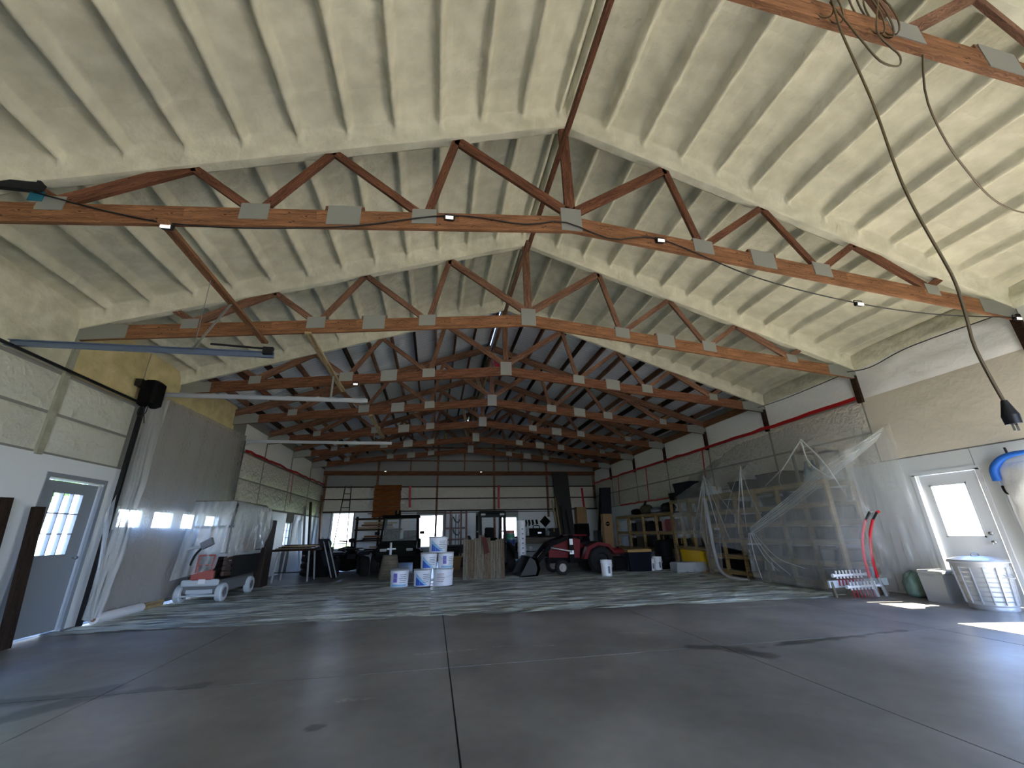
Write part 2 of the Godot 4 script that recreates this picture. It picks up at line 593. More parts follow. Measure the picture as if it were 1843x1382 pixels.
# a cushioned panel of insulation between corners; o origin, a and c its edges, out the side it bulges to
func cushion(o: Vector3, a: Vector3, c: Vector3, out: Vector3, depth: float, wrinkle: float, sd: float, n := 9) -> B:
	var p := PackedVector3Array()
	var uv := PackedVector2Array()
	for j in n + 1:
		for i in n + 1:
			var u := float(i) / n
			var w := float(j) / n
			var e := minf(1.0, pow(16.0 * u * (1 - u) * w * (1 - w), 0.45))
			var q := o + a * u + c * w
			var k := fn.get_noise_3d(q.x * 1.9 + sd, q.y * 2.3, q.z * 1.9)
			p.append(q + out * (depth * e + wrinkle * k * e + 0.004))
			uv.append(Vector2(u * a.length(), w * c.length()))
	var b := B.new()
	if a.cross(c).dot(out) < 0:
		var p2 := PackedVector3Array()
		for j in n + 1:
			for i in n + 1: p2.append(p[j * (n + 1) + n - i])
		p = p2
	b.grid(p, uv, n, n)
	return b

func gable(z: float, thick: float) -> B:
	return B.new().prism(V(0, 0, z), Vector3.RIGHT, Vector3.UP, V(0, 0, thick), PackedVector2Array([Vector2(XL - 0.2, 4.3), Vector2(XR + 0.2, 4.3), Vector2(XR + 0.2, 4.36), Vector2(XC, 6.62), Vector2(XL - 0.2, 4.36)]))

func build_walls() -> void:
	var L := struct("wall_left", wall_mesh(1, XL - 0.1, 0.2, ZB - 0.2, ZF + 0.2, -0.02, 4.42, [[-7.6, -6.62, 0, 2.0], [-11.75, -8.0, 0, 3.66], [-17.15, -16.4, 0.88, 1.68]]), M.wall_core, "long insulated barn wall with roll-up door", "wall")
	var R := struct("wall_right", wall_mesh(1, XR + 0.1, 0.2, ZB - 0.2, ZF + 0.2, -0.02, 4.42, [[-5.86, -4.99, 0, 1.93], [-4.27, -0.9, 0, 3.0]]), M.wall_core, "long barn wall with white liner and poly sheeting", "wall")
	var K := struct("wall_back", wall_mesh(0, ZB - 0.1, 0.2, XL - 0.2, XR + 0.2, -0.02, 4.31, [[-4.55, -3.6, 0.6, 2.18], [-0.74, 0.45, 0.58, 2.02], [3.2, 4.0, 0.85, 1.87]]), M.gable, "gable end wall with girts and faced insulation", "wall")
	part("gable_panel", gable(ZB - 0.1, 0.2), M.gable, K)
	var F := struct("wall_front", wall_mesh(0, ZF + 0.1, 0.2, XL - 0.2, XR + 0.2, -0.02, 4.31, [[-1.4, 4.3, 0, 3.5]]), M.wall_core, "gable wall with the wide open doorway", "wall")
	part("gable_panel", gable(ZF + 0.1, 0.2), M.gable, F)
	# -- left wall, near bays: white liner below, cushions of insulation above
	for s in [[-6.62, -2.7], [-8.0, -7.6]]:
		part("liner_panel", B.new().box(V(XL + 0.008, 1.14, (s[0] + s[1]) / 2), V(0.012, 2.26, s[1] - s[0])), M.liner, L)
	part("liner_panel", B.new().box(V(XL + 0.008, 2.14, -7.11), V(0.012, 0.26, 0.98)), M.liner, L)
	var ze := [-1.42, -3.86, -6.32, -7.78]
	var ye := [2.28, 2.8, 3.34]
	for i in ze.size() - 1:
		for j in 2:
			var z0: float = ze[i + 1] + (0.04 if i < 2 else 0.0)
			var z1: float = ze[i] - 0.04
			part("insulation_panel", cushion(V(XL, ye[j] + 0.02, z0), V(0, 0, z1 - z0), V(0, ye[j + 1] - ye[j] - 0.04, 0), Vector3.RIGHT, 0.05, 0.035, i * 7.0 + j), M.quilt_dull, L)
		part("foam_panel", cushion(V(XL, 3.37, ze[i + 1]), V(0, 0, ze[i] - ze[i + 1]), V(0, 0.98, 0), Vector3.RIGHT, 0.05, 0.04, i * 3.0, 12), M.foam if i < 2 else M.foam_yellow, L)
	# yellow foam packed above the roll-up door
	part("foam_panel", cushion(V(XL, 3.68, -11.3), V(0, 0, 3.5), V(0, 0.67, 0), Vector3.RIGHT, 0.09, 0.06, 50.0, 16), M.foam_yellow, L)
	for z in [-3.86, -6.32]:
		part("post", B.new().box(V(XL + 0.02, 3.2, z), V(0.05, 1.9, 0.09)), M.foam_shoot, L)
	# -- left wall beyond the roll-up door
	part("lower_panel", B.new().box(V(XL + 0.008, 0.98, -14.05), V(0.012, 1.96, 4.6)), M.liner, L)
	part("lower_panel", B.new().box(V(XL + 0.008, 0.98, -18.95), V(0.012, 1.96, 3.5)), M.liner, L)
	var zf := [-11.95, -13.6, -16.05, -18.5, -20.68]
	var yf := [2.0, 2.66, 3.34]
	for i in zf.size() - 1:
		for j in 2:
			part("insulation_panel", cushion(V(XL, yf[j] + 0.02, zf[i + 1] + 0.03), V(0, 0, zf[i] - zf[i + 1] - 0.06), V(0, yf[j + 1] - yf[j] - 0.04, 0), Vector3.RIGHT, 0.05, 0.04, i * 5.0 + j), M.quilt, L)
		part("insulation_panel", cushion(V(XL, 3.38, zf[i + 1] + 0.05), V(0, 0, zf[i] - zf[i + 1] - 0.1), V(0, 0.72, 0), Vector3.RIGHT, 0.03, 0.015, i * 5.0 + 9), M.poly_white, L)
	# -- wall with the white liner: door bay and bays beyond
	part("liner_panel", B.new().box(V(XR - 0.008, 1.11, -6.9), V(0.012, 2.22, 2.08)), M.liner, R)
	part("liner_panel", B.new().box(V(XR - 0.008, 2.075, -5.425), V(0.012, 0.29, 0.87)), M.liner, R)
	part("liner_panel", B.new().box(V(XR - 0.008, 1.11, -4.63), V(0.012, 2.22, 0.7)), M.liner, R)
	part("liner_panel", B.new().box(V(XR - 0.008, 1.11, 2.3), V(0.012, 2.22, 6.3)), M.liner, R)
	var zr := [-1.42, -3.86, -6.32]
	for i in 2:
		part("insulation_panel", cushion(V(XR, 2.24, zr[i + 1]), V(0, 0, zr[i] - zr[i + 1]), V(0, 1.2, 0), Vector3.LEFT, 0.03, 0.03, 90.0 + i, 14), M.poly_cream, R)
		part("insulation_panel", cushion(V(XR, 3.44, zr[i + 1] + 0.04), V(0, 0, zr[i] - zr[i + 1] - 0.08), V(0, 0.75, 0), Vector3.LEFT, 0.05, 0.06, 95.0 + i, 14), M.poly_white, R)
	var zz := [-6.32, -8.74, -11.18, -13.61, -16.05, -18.49, -20.68]
	var yy := [2.16, 2.78, 3.44]
	for i in zz.size() - 1:
		for j in 2:
			part("insulation_panel", cushion(V(XR, yy[j] + 0.02, zz[i + 1] + 0.03), V(0, 0, zz[i] - zz[i + 1] - 0.06), V(0, yy[j + 1] - yy[j] - 0.04, 0), Vector3.LEFT, 0.06, 0.05, i * 5.0 + j + 20), M.quilt, R)
		part("insulation_panel", cushion(V(XR, 3.48, zz[i + 1] + 0.06), V(0, 0, zz[i] - zz[i + 1] - 0.12), V(0, 0.7, 0), Vector3.LEFT, 0.03, 0.025, i * 5.0 + 60), M.poly_white, R)
		part("post", B.new().box(V(XR - 0.03, 3.65, zz[i]), V(0.07, 0.55, 0.1)), M.wood_dark, R)
		part("lower_panel", B.new().box(V(XR - 0.008, 1.08, (zz[i] + zz[i + 1]) / 2 - (1.0 if i == 0 else 0.0)), V(0.012, 2.14, (0.42 if i == 0 else 2.42))), M.liner, R)
	part("post", B.new().box(V(XR - 0.03, 3.65, -3.86), V(0.07, 0.55, 0.1)), M.wood_dark, R)
	part("foam_panel", cushion(V(XR, 4.02, -8.9), V(0, 0, 14.0), V(0, 0.4, 0), Vector3.LEFT, 0.1, 0.05, 33.0, 24), M.foam, R)
	for i in range(1, 6):
		part("eave_plate", B.new().beam(V(XR - 0.03, 4.14, zz[i] - 0.03), V(XR - 0.03, 4.14, zz[i + 1] + 0.03), 0.05, 0.18), M.wood_orange, R)
	# -- back wall: posts, girts, faced insulation, header
	var xp := [-5.0, -2.69, 0.1, 2.87, 5.57, 8.05]
	for x in xp:
		part("post", B.new().box(V(x, 3.3, ZB + 0.03), V(0.1, 6.6 - absf(x - XC) * 0.68 - 2.2 + 1.3, 0.09)), M.wood_brown, K)
	for y in [2.2, 2.75, 3.3]:
		part("girt", B.new().beam(V(XL, y, ZB + 0.05), V(XR, y, ZB + 0.05), 0.06, 0.05), M.wood_dark, K)
	part("girt", B.new().beam(V(-3.0, 2.1, ZB + 0.05), V(6.0, 2.1, ZB + 0.05), 0.05, 0.03), M.wood_dark, K)
	part("header_beam", B.new().beam(V(XL, 3.93, ZB + 0.1), V(XR, 3.93, ZB + 0.1), 0.1, 0.2), M.wood_red, K)
	for y in [4.55, 5.2]:
		var hw: float = (6.4 - y) / 0.337
		part("girt", B.new().beam(V(XC - hw, y, ZB + 0.03), V(XC + hw, y, ZB + 0.03), 0.06, 0.06), M.wood_brown, K)
	for x in [-1.2, 1.4, 3.6, 4.3]:
		part("gable_stud", B.new().box(V(x, 4.5, ZB + 0.03), V(0.06, 1.1, 0.06)), M.wood_brown, K)
	for i in xp.size() - 1:
		for j in 2:
			part("insulation_panel", cushion(V(xp[i] + 0.05, [2.22, 2.77][j], ZB), V(xp[i + 1] - xp[i] - 0.1, 0, 0), V(0, 0.52, 0), Vector3.BACK, 0.03, 0.03, i * 11.0 + j), M.quilt, K)
	for s in [[-5.1, -4.6], [-3.55, -0.8], [0.5, 3.15], [4.05, 8.1]]:
		part("liner_panel", B.new().box(V((s[0] + s[1]) / 2, 1.08, ZB + 0.008), V(s[1] - s[0], 2.14, 0.012)), M.liner, K)

# ---------------------------------------------------------------- foam ceiling
func foam_mesh(s: int, za: float, zb: float) -> B:
	# za > zb; both ends are trusses
	var len := za - zb
	var zd := [0.0, 0.03, 0.048, 0.06, 0.075, 0.1, 0.15]
	var k := 11
	for i in range(1, k): zd.append(0.15 + (len - 0.3) * i / k)
	for d in [0.15, 0.1, 0.075, 0.06, 0.048, 0.03, 0.0]: zd.append(len - d)
	var nu := 340
	var p := PackedVector3Array()
	var uv := PackedVector2Array()
	for j in zd.size():
		var z: float = za - zd[j]
		var dz: float = minf(zd[j], len - zd[j])
		for i in nu + 1:
			var u := 6.75 * i / nu
			var x := XC + s * u
			var wob := fn.get_noise_3d(x * 2.0, z * 1.3, 3.0 * s) * 0.009 + fn.get_noise_3d(x * 0.7, z * 0.45, 9.0) * 0.014
			var ru := u - 0.06 + fn.get_noise_2d(z * 0.9, floorf((u - 0.06) / 0.52 + 0.5) * 7.3) * 0.012
			var du := absf(ru - 0.52 * roundf(ru / 0.52))
			var wid := 0.043 + fn.get_noise_2d(z * 1.5 + 70, u) * 0.01
			var rib := 0.088 * exp(-pow(du / wid, 4.0)) + 0.012 * exp(-pow(du / 0.12, 2.0))
			var chord := 0.31 * (1.0 - smoothstep(0.046, 0.1, dz + wob * 0.6)) + 0.05 * exp(-pow(dz / 0.22, 2.0))
			var y := 6.56 - 0.337 * u - maxf(rib, chord) + wob
			y = maxf(y, 6.27 - 0.337 * u - 0.012 + wob * 0.3)
			p.append(V(x, y, z))
			uv.append(Vector2(u, z))
	var b := B.new()
	if s > 0:
		var q := PackedVector3Array()
		for j in zd.size():
			for i in nu + 1: q.append(p[j * (nu + 1) + nu - i])
		p = q
	b.grid(p, uv, nu, zd.size() - 1)
	return b

func build_ceiling() -> void:
	var C := struct_root("ceiling", "sloping ceiling of cream spray foam over purlins, bare metal at the far end", "ceiling")
	var zs := [5.95, T0 + 2 * BAY, T0 + BAY, T0, T0 - BAY, T0 - 2 * BAY, T0 - 3 * BAY]
	for i in zs.size() - 1:
		for s in [-1, 1]:
			part("foam_panel", foam_mesh(s, zs[i], zs[i + 1]), M.foam, C)
	# roof deck over everything, open slit along the ridge in the bare bays
	for s in [-1, 1]:
		var n := V(s * 0.337, 1, 0).normalized()
		for q in [[ZF + 0.3, -8.9, 0.0], [-8.9, -11.9, 0.035], [-11.9, ZB - 0.25, 0.0]]:
			var a := V(XC + s * q[2], 6.72 - 0.337 * q[2], q[0])
			var e := V(XC + s * 7.0, 6.72 - 0.337 * 7.0, q[0])
			var d := (e - a) / 2
			part("roof_deck", B.new().obox((a + e) / 2 + V(0, 0.03, (q[1] - q[0]) / 2), d, n * 0.02, V(0, 0, (q[0] - q[1]) / 2)), M.deck, C)

func build_roof_bare() -> void:
	var C := get_node("ceiling")
	for i in range(3, 8):
		var za := T0 - i * BAY
		var zb := T0 - (i + 1) * BAY if i < 7 else ZB
		for s in [-1, 1]:
			# corrugated sheets
			var b := B.new()
			var cnt := int((za - zb) / 0.102)
			var p := PackedVector3Array()
			var uv := PackedVector2Array()
			var prof := [[0.0, 0.0], [0.3, 0.0], [0.45, 0.018], [0.75, 0.018], [0.9, 0.0]]
			var rows := PackedVector2Array()
			for k in cnt + 1:
				for q in prof:
					rows.append(Vector2(za - (k + q[0]) * (za - zb) / cnt, q[1]))
			for r in rows:
				if r.x < zb: continue
				for e in 7:
					var u: float = 0.03 + 6.7 * e / 6.0
					if s > 0: u = 0.03 + 6.7 * (6 - e) / 6.0
					p.append(V(XC + s * u, 6.62 - 0.337 * u + r.y, r.x))
					uv.append(Vector2(u, r.x))
			b.grid(p, uv, 6, p.size() / 7 - 1)
			part("metal_sheet", b, M.roof_metal, C)
			for k in 13:
				var u2: float = 0.08 + 0.52 * k
				var y2: float = 6.53 - 0.337 * u2
				part("purlin", B.new().beam(V(XC + s * u2, y2, za - 0.03), V(XC + s * u2, y2, zb + 0.03), 0.045, 0.14), [M.wood_brown, M.wood_dark, M.wood_red][(k + i) % 3], C)

# ---------------------------------------------------------------- trusses
func yb(u: float) -> float:
	return 4.56 - 0.106 * u

func yt(u: float) -> float:
	return 6.27 - 0.337 * u

func make_truss(label: String, z: float, wm: Material, wm2: Material) -> Node3D:
	var t := thing("roof_truss", label, "truss", V(XC, 0, z), "timber roof trusses")
	var th := 0.045
	for s in [-1, 1]:
		# chords: the lower one in two lengths joined at a splice
		var f := func(u: float, y: float) -> Vector3: return V(s * u, y, 0)
		part("bottom_chord", B.new().beam(f.call(0.0, yb(0) + 0.11), f.call(2.6, yb(2.6) + 0.11), th, 0.22), wm, t)
		part("bottom_chord", B.new().beam(f.call(2.6, yb(2.6) + 0.11), f.call(SPAN - 0.02, yb(SPAN - 0.02) + 0.11), th, 0.22), wm, t)
		part("top_chord", B.new().beam(f.call(0.0, yt(0) + 0.1), f.call(SPAN - 0.03, yt(SPAN - 0.03) + 0.1), th, 0.19), wm2, t)
		var w := [[0.06, 4.86, 1.41, 5.78, 0.13], [1.41, 5.8, 1.72, 4.58, 0.09], [1.8, 4.58, 2.81, 5.33, 0.09], [2.81, 5.33, 3.42, 4.42, 0.09], [3.54, 4.42, 4.16, 4.86, 0.09], [4.16, 4.88, 5.22, 4.24, 0.14], [5.24, 4.28, 5.5, 4.44, 0.09]]
		for q in w:
			part("web", B.new().beam(f.call(q[0], q[1]), f.call(q[2], q[3]), th * 0.9, q[4], Vector3.FORWARD.cross(f.call(q[2], q[3]) - f.call(q[0], q[1]))), wm2, t)
		# toothed plates, both faces
		for q in [[1.75, 4.54, 0.27, 0.2], [3.48, 4.37, 0.27, 0.2], [2.6, 4.44, 0.34, 0.25], [5.24, 4.22, 0.22, 0.16]]:
			part("gusset_plate", B.new().obox(f.call(q[0], q[1] - 0.0), V(s * q[2] / 2, -0.106 * q[2] / 2, 0), V(0, q[3] / 2, 0), V(0, 0, th / 2 + 0.006)), M.plate, t)
		part("splice_block", B.new().obox(f.call(2.6, yb(2.6) + 0.25), V(s * 0.2, -0.02, 0), V(0, 0.025, 0), V(0, 0, th / 2)), wm2, t)
		part("heel_plate", B.new().prism(V(0, 0, 0), V(s, 0, 0), Vector3.UP, V(0, 0, th + 0.014), PackedVector2Array([Vector2(6.02, yb(6.02) + 0.01), Vector2(SPAN, yb(SPAN)), Vector2(SPAN, yt(SPAN) + 0.02), Vector2(6.3, yt(6.3) + 0.0), Vector2(6.02, yb(6.02) + 0.21)])), M.plate, t)
	part("king_post", B.new().beam(V(0, 4.8, 0), V(0, 6.3, 0), th * 0.9, 0.13, Vector3.RIGHT), wm2, t)
	part("gusset_plate", B.new().box(V(0, 4.73, 0), V(0.26, 0.33, th + 0.012)), M.plate, t)
	return t

func build_trusses() -> void:
	var labels := ["timber truss with tan extension cords coiled round its lower chord", "timber truss with small work lights and blue tape along its lower chord", "timber truss carrying the end of the roll-up door brace, chord lined by foam", "timber truss at the edge where cream foam stops and bare metal begins"]
	for i in 4:
		make_truss(labels[i], T0 - i * BAY, M.wood_orange if i < 3 else M.wood_red, M.wood_brown if i != 1 else M.wood_red)
	var far := make_truss("first bare timber truss past the truss at the foam edge", T0 - 4 * BAY, M.wood_red, M.wood_brown)
	for i in range(5, 8):
		copy(far, "roof_truss", V(XC, 0, T0 - i * BAY), ["second", "third", "fourth"][i - 5] + " bare timber truss past the truss at the foam edge")

# ---------------------------------------------------------------- doors and windows
func window_in(called: String, along_z: bool, at: float, a0: float, a1: float, y0: float, y1: float, cols: int, rows: int, m: Material, label: String, bar := 0.016, frame := 0.045) -> Node3D:
	var w := struct_root(called, label, "window")
	var P := func(a: float, y: float) -> Vector3: return V(at, y, a) if along_z else V(a, y, at)
	var bar_f := func(nm: String, p: Vector3, q: Vector3, t: float) -> void:
		part(nm, B.new().beam(p, q, 0.05, t, Vector3.UP if absf(p.y - q.y) < 0.01 else (Vector3.BACK if along_z else Vector3.RIGHT)), m, w)
	bar_f.call("frame", P.call(a0, y0 + frame / 2), P.call(a1, y0 + frame / 2), frame)
	bar_f.call("frame", P.call(a0, y1 - frame / 2), P.call(a1, y1 - frame / 2), frame)
	bar_f.call("frame", P.call(a0 + frame / 2, y0), P.call(a0 + frame / 2, y1), frame)
	bar_f.call("frame", P.call(a1 - frame / 2, y0), P.call(a1 - frame / 2, y1), frame)
	for i in range(1, cols):
		var a := lerpf(a0 + frame, a1 - frame, float(i) / cols)
		bar_f.call("muntin", P.call(a, y0), P.call(a, y1), bar)
	for i in range(1, rows):
		var y := lerpf(y0 + frame, y1 - frame, float(i) / rows)
		bar_f.call("muntin", P.call(a0, y), P.call(a1, y), bar)
	for i in cols:
		for j in rows:
			var c: Vector3 = P.call(lerpf(a0 + frame, a1 - frame, (i + 0.5) / cols), lerpf(y0 + frame, y1 - frame, (j + 0.5) / rows))
			var sw := (a1 - a0 - 2 * frame) / cols
			var sh := (y1 - y0 - 2 * frame) / rows
			part("pane", B.new().box(c, V(0.006, sh, sw) if along_z else V(sw, sh, 0.006)), M.glass, w)
	return w

func build_doors_windows() -> void:
	# walk door with a nine-lite window in the left wall; it does not shut tight
	var d := struct_root("door_1", "grey steel walk door with a nine-pane window", "door")
	var x := XL - 0.05
	for q in [[0.02, 0.98, -7.57, -6.68], [1.84, 1.97, -7.57, -6.68], [0.98, 1.84, -7.57, -7.36], [0.98, 1.84, -6.8, -6.68]]:
		part("panel", B.new().box(V(x, (q[0] + q[1]) / 2, (q[2] + q[3]) / 2), V(0.045, q[1] - q[0], q[3] - q[2])), M.door_grey, d)
	for q in [[2.0, 2.06, -7.66, -6.56]]:
		part("casing", B.new().box(V(XL + 0.01, 2.03, -7.11), V(0.03, 0.06, 1.1)), M.door_grey, d)
	part("casing", B.new().box(V(XL + 0.01, 1.0, -7.63), V(0.03, 2.0, 0.06)), M.door_grey, d)
	part("casing", B.new().box(V(XL + 0.01, 1.0, -6.59), V(0.03, 2.0, 0.05)), M.door_grey, d)
	part("knob", B.new().lathe(V(x + 0.02, 0.95, -7.49), [Vector2(0, 0.0), Vector2(0.012, 0.0), Vector2(0.012, 0.03), Vector2(0.028, 0.045), Vector2(0.022, 0.065), Vector2(0, 0.07)], 12, Vector3.RIGHT), M.chrome, d)
	window_in("window_1", true, x, -7.36, -6.8, 0.98, 1.84, 3, 3, M.door_grey, "nine-pane window in the grey walk door", 0.014, 0.025)
	# sectional roll-up door
	var o := struct_root("door_2", "tall sectional roll-up door with four small windows", "door")
	var z0 := -11.75
	var z1 := -8.0
	for k in 6:
		var ya := 0.61 * k
		var yc := 0.61 * (k + 1)
		if k == 0: ya = 0.03
		if k != 2:
			part("door_section", B.new().cbox(V(XL - 0.04, (ya + yc) / 2, (z0 + z1) / 2), V(0.05, yc - ya, z1 - z0), 0.008), M.door_panel, o)
		else:
			part("door_section", wall_mesh(1, XL - 0.04, 0.05, z0, z1, ya, yc, [[-8.72, -8.1, 1.37, 1.68], [-9.66, -9.04, 1.37, 1.68], [-10.6, -9.98, 1.37, 1.68], [-11.54, -10.92, 1.37, 1.68]]), M.door_panel, o)
	for z in [-8.41, -9.35, -10.29, -11.23]:
		var f := part("window", wall_mesh(1, XL - 0.035, 0.07, z - 0.34, z + 0.34, 1.34, 1.71, [[z - 0.3, z + 0.3, 1.385, 1.665]]), M.trim_white, o)
		part("pane", B.new().box(V(XL - 0.035, 1.525, z), V(0.006, 0.28, 0.6)), M.glass, f)
	for z in [-8.9, -9.8, -10.8]:
		for y in [0.61, 1.22, 1.83, 2.44, 3.05]:
			part("hinge", B.new().box(V(XL - 0.005, y, z), V(0.012, 0.1, 0.05)), M.galv, o)
	# white door with a large window, beside the galvanised can
	var e := struct_root("door_3", "white half-glass door in the white liner wall", "door")
	var xr := XR + 0.03
	for q in [[0.01, 0.92, -5.82, -5.03], [1.74, 1.9, -5.82, -5.03], [0.92, 1.74, -5.82, -5.71], [0.92, 1.74, -5.19, -5.03]]:
		part("panel", B.new().box(V(xr, (q[0] + q[1]) / 2, (q[2] + q[3]) / 2), V(0.045, q[1] - q[0], q[3] - q[2])), M.trim_white, e)
	part("casing", B.new().box(V(XR - 0.015, 1.93, -5.425), V(0.03, 0.06, 0.95)), M.trim_white, e)
	for z in [-5.88, -4.97]:
		part("casing", B.new().box(V(XR - 0.015, 0.96, z), V(0.03, 1.92, 0.06)), M.trim_white, e)
	for y in [0.86, 0.98]:
		part("knob", B.new().lathe(V(xr - 0.02, y, -5.1), [Vector2(0, 0.0), Vector2(0.014, 0.0), Vector2(0.014, 0.03), Vector2(0.03, 0.045), Vector2(0.024, 0.07), Vector2(0, 0.075)], 12, Vector3.LEFT), M.chrome, e)
	window_in("window_2", true, xr, -5.71, -5.19, 0.92, 1.74, 1, 1, M.trim_white, "large single pane in the white door", 0.014, 0.025)
	# windows of the gable end and the far side window
	window_in("window_3", false, ZB - 0.1, -4.55, -3.6, 0.6, 2.18, 1, 2, M.trim_white, "tall window behind the leaning ladder")
	window_in("window_4", false, ZB - 0.1, -0.74, 0.45, 0.58, 2.02, 2, 1, M.trim_white, "wide window behind the utility vehicle")
	window_in("window_5", false, ZB - 0.1, 3.2, 4.0, 0.85, 1.87, 1, 2, M.trim_white, "small window behind the loader cab")
	window_in("window_6", true, XL - 0.1, -17.15, -16.4, 0.88, 1.68, 1, 3, M.trim_white, "narrow window in the far left bay")
	# frame of the open bay door beside the camera (its curtain is rolled up)
	var g := struct_root("door_4", "open roll-up doorway with white jambs", "door")
	for z in [-4.25, -0.92]:
		part("jamb", B.new().box(V(XR + 0.1, 1.5, z), V(0.22, 3.0, 0.04)), M.trim_white, g)
	part("head", B.new().box(V(XR + 0.1, 2.98, -2.58), V(0.22, 0.04, 3.3)), M.trim_white, g)

# ---------------------------------------------------------------- outside
func build_outside() -> void:
	var gr := struct("ground", B.new().box(V(XC, -0.16, -8), V(160, 0.1, 160)), M.grass, "grass round the barn", "ground")
	struct("driveway", B.new().box(V(3.0, -0.09, 9), V(36.0, 0.05, 42)), M.ground, "pale gravel yard outside the open doorways", "driveway")
	var tw := thing("tree", "leafy green tree seen through the walk door window", "tree", V(-13, -0.1, -14.5), "trees outside the barn")
	tree_parts(tw, 2.6, 4.6, 3)
	copy(tw, "tree", V(-17, -0.1, -21), "leafy tree beyond the roll-up door windows", 1.0)
	copy(tw, "tree", V(-15, -0.1, -9.5), "leafy tree standing apart on the grass outside", 2.1)
	copy(tw, "tree", V(-3, -0.1, -34), "leafy tree behind the gable end windows", 2.9)

func tree_parts(t: Node3D, r: float, h: float, sd: int) -> void:
	part("trunk", B.new().tube(PackedVector3Array([V(0, 0, 0), V(0.1, h * 0.4, 0.05), V(0.05, h * 0.8, 0.1)]), 0.22, 8, 0.1), M.bark, t)
	var b := B.new()
	var g := RandomNumberGenerator.new()
	g.seed = sd
	for i in 1500:
		var d := V(g.randfn(), g.randfn(), g.randfn()).normalized() * pow(g.randf(), 0.4)
		var c := V(0, h, 0) + V(d.x * r, d.y * r * 0.85, d.z * r)
		var a := V(g.randfn(), g.randfn(), g.randfn()).normalized()
		var e := a.cross(V(g.randfn(), g.randfn(), g.randfn())).normalized()
		var s := g.randf_range(0.1, 0.22)
		b.quad(c - a * s, c - e * s * 0.5, c + a * s, c + e * s * 0.5)
	var o := part("foliage", b, M.leaf, t)
	o.set_meta("kind", "stuff")

# ---------------------------------------------------------------- plastic hung on the walls, tape
func ribbon(path: PackedVector3Array, h: float, out: Vector3, sd: float) -> B:
	var b := B.new()
	for i in path.size() - 1:
		var a := path[i]
		var c := path[i + 1]
		var d := (c - a).normalized()
		var up := out.cross(d).normalized() * h / 2
		var k := out * 0.012
		b.obox((a + c) / 2 + k, d * (a.distance_to(c) / 2 + 0.004), up, out * 0.004)
	return b

func wavy(a: Vector3, b: Vector3, n: int, amp: float, sd: float) -> PackedVector3Array:
	var p := PackedVector3Array()
	for i in n + 1:
		var q := a.lerp(b, float(i) / n)
		q.y += amp * fn.get_noise_2d(i * 0.9, sd)
		p.append(q)
	return p

# a hanging sheet: rail gives its upper edge, foot its lower edge; pleats push along out
func sheet(rail: PackedVector3Array, foot: PackedVector3Array, out: Vector3, nv: int, amp: float, freq: float, sag: float, sd: float) -> B:
	var nu := rail.size() - 1
	var p := PackedVector3Array()
	var uv := PackedVector2Array()
	for j in nv + 1:
		var w := float(j) / nv
		for i in nu + 1:
			var q := rail[i].lerp(foot[i], w)
			var s := float(i) / nu
			var k := fn.get_noise_2d(s * freq * 8.0 + sd, w * 1.2) * (0.4 + 0.6 * w) + 0.5 * absf(fn.get_noise_2d(s * freq * 19.0 + w * 2.0, sd + 4.0 + w * 0.8))
			q += out * (amp * k + sag * sin(PI * w))
			p.append(q); uv.append(Vector2(s, w))
	var b := B.new()
	b.grid(p, uv, nu, nv)
	return b

func line3(a: Vector3, b: Vector3, n: int) -> PackedVector3Array:
	var p := PackedVector3Array()
	for i in n + 1: p.append(a.lerp(b, float(i) / n))
	return p

func polyl(pts: Array, n: int) -> PackedVector3Array:
	var tot := 0.0
	var cum := [0.0]
	for i in pts.size() - 1:
		tot += (pts[i] as Vector3).distance_to(pts[i + 1]); cum.append(tot)
	var p := PackedVector3Array()
	for k in n + 1:
		var d := tot * k / n
		var i := 0
		while i < pts.size() - 2 and cum[i + 1] < d: i += 1
		p.append((pts[i] as Vector3).lerp(pts[i + 1], clampf((d - cum[i]) / maxf(cum[i + 1] - cum[i], 1e-5), 0, 1)))
	return p

func smooth(pts: Array, n: int) -> PackedVector3Array:
	var c := Curve3D.new()
	for i in pts.size():
		var a: Vector3 = pts[maxi(i - 1, 0)]
		var b: Vector3 = pts[mini(i + 1, pts.size() - 1)]
		var tn := (b - a) / 6.0
		c.add_point(pts[i], -tn, tn)
	var p := PackedVector3Array()
	var L := c.get_baked_length()
	for k in n + 1: p.append(c.sample_baked(L * k / n, true))
	return p

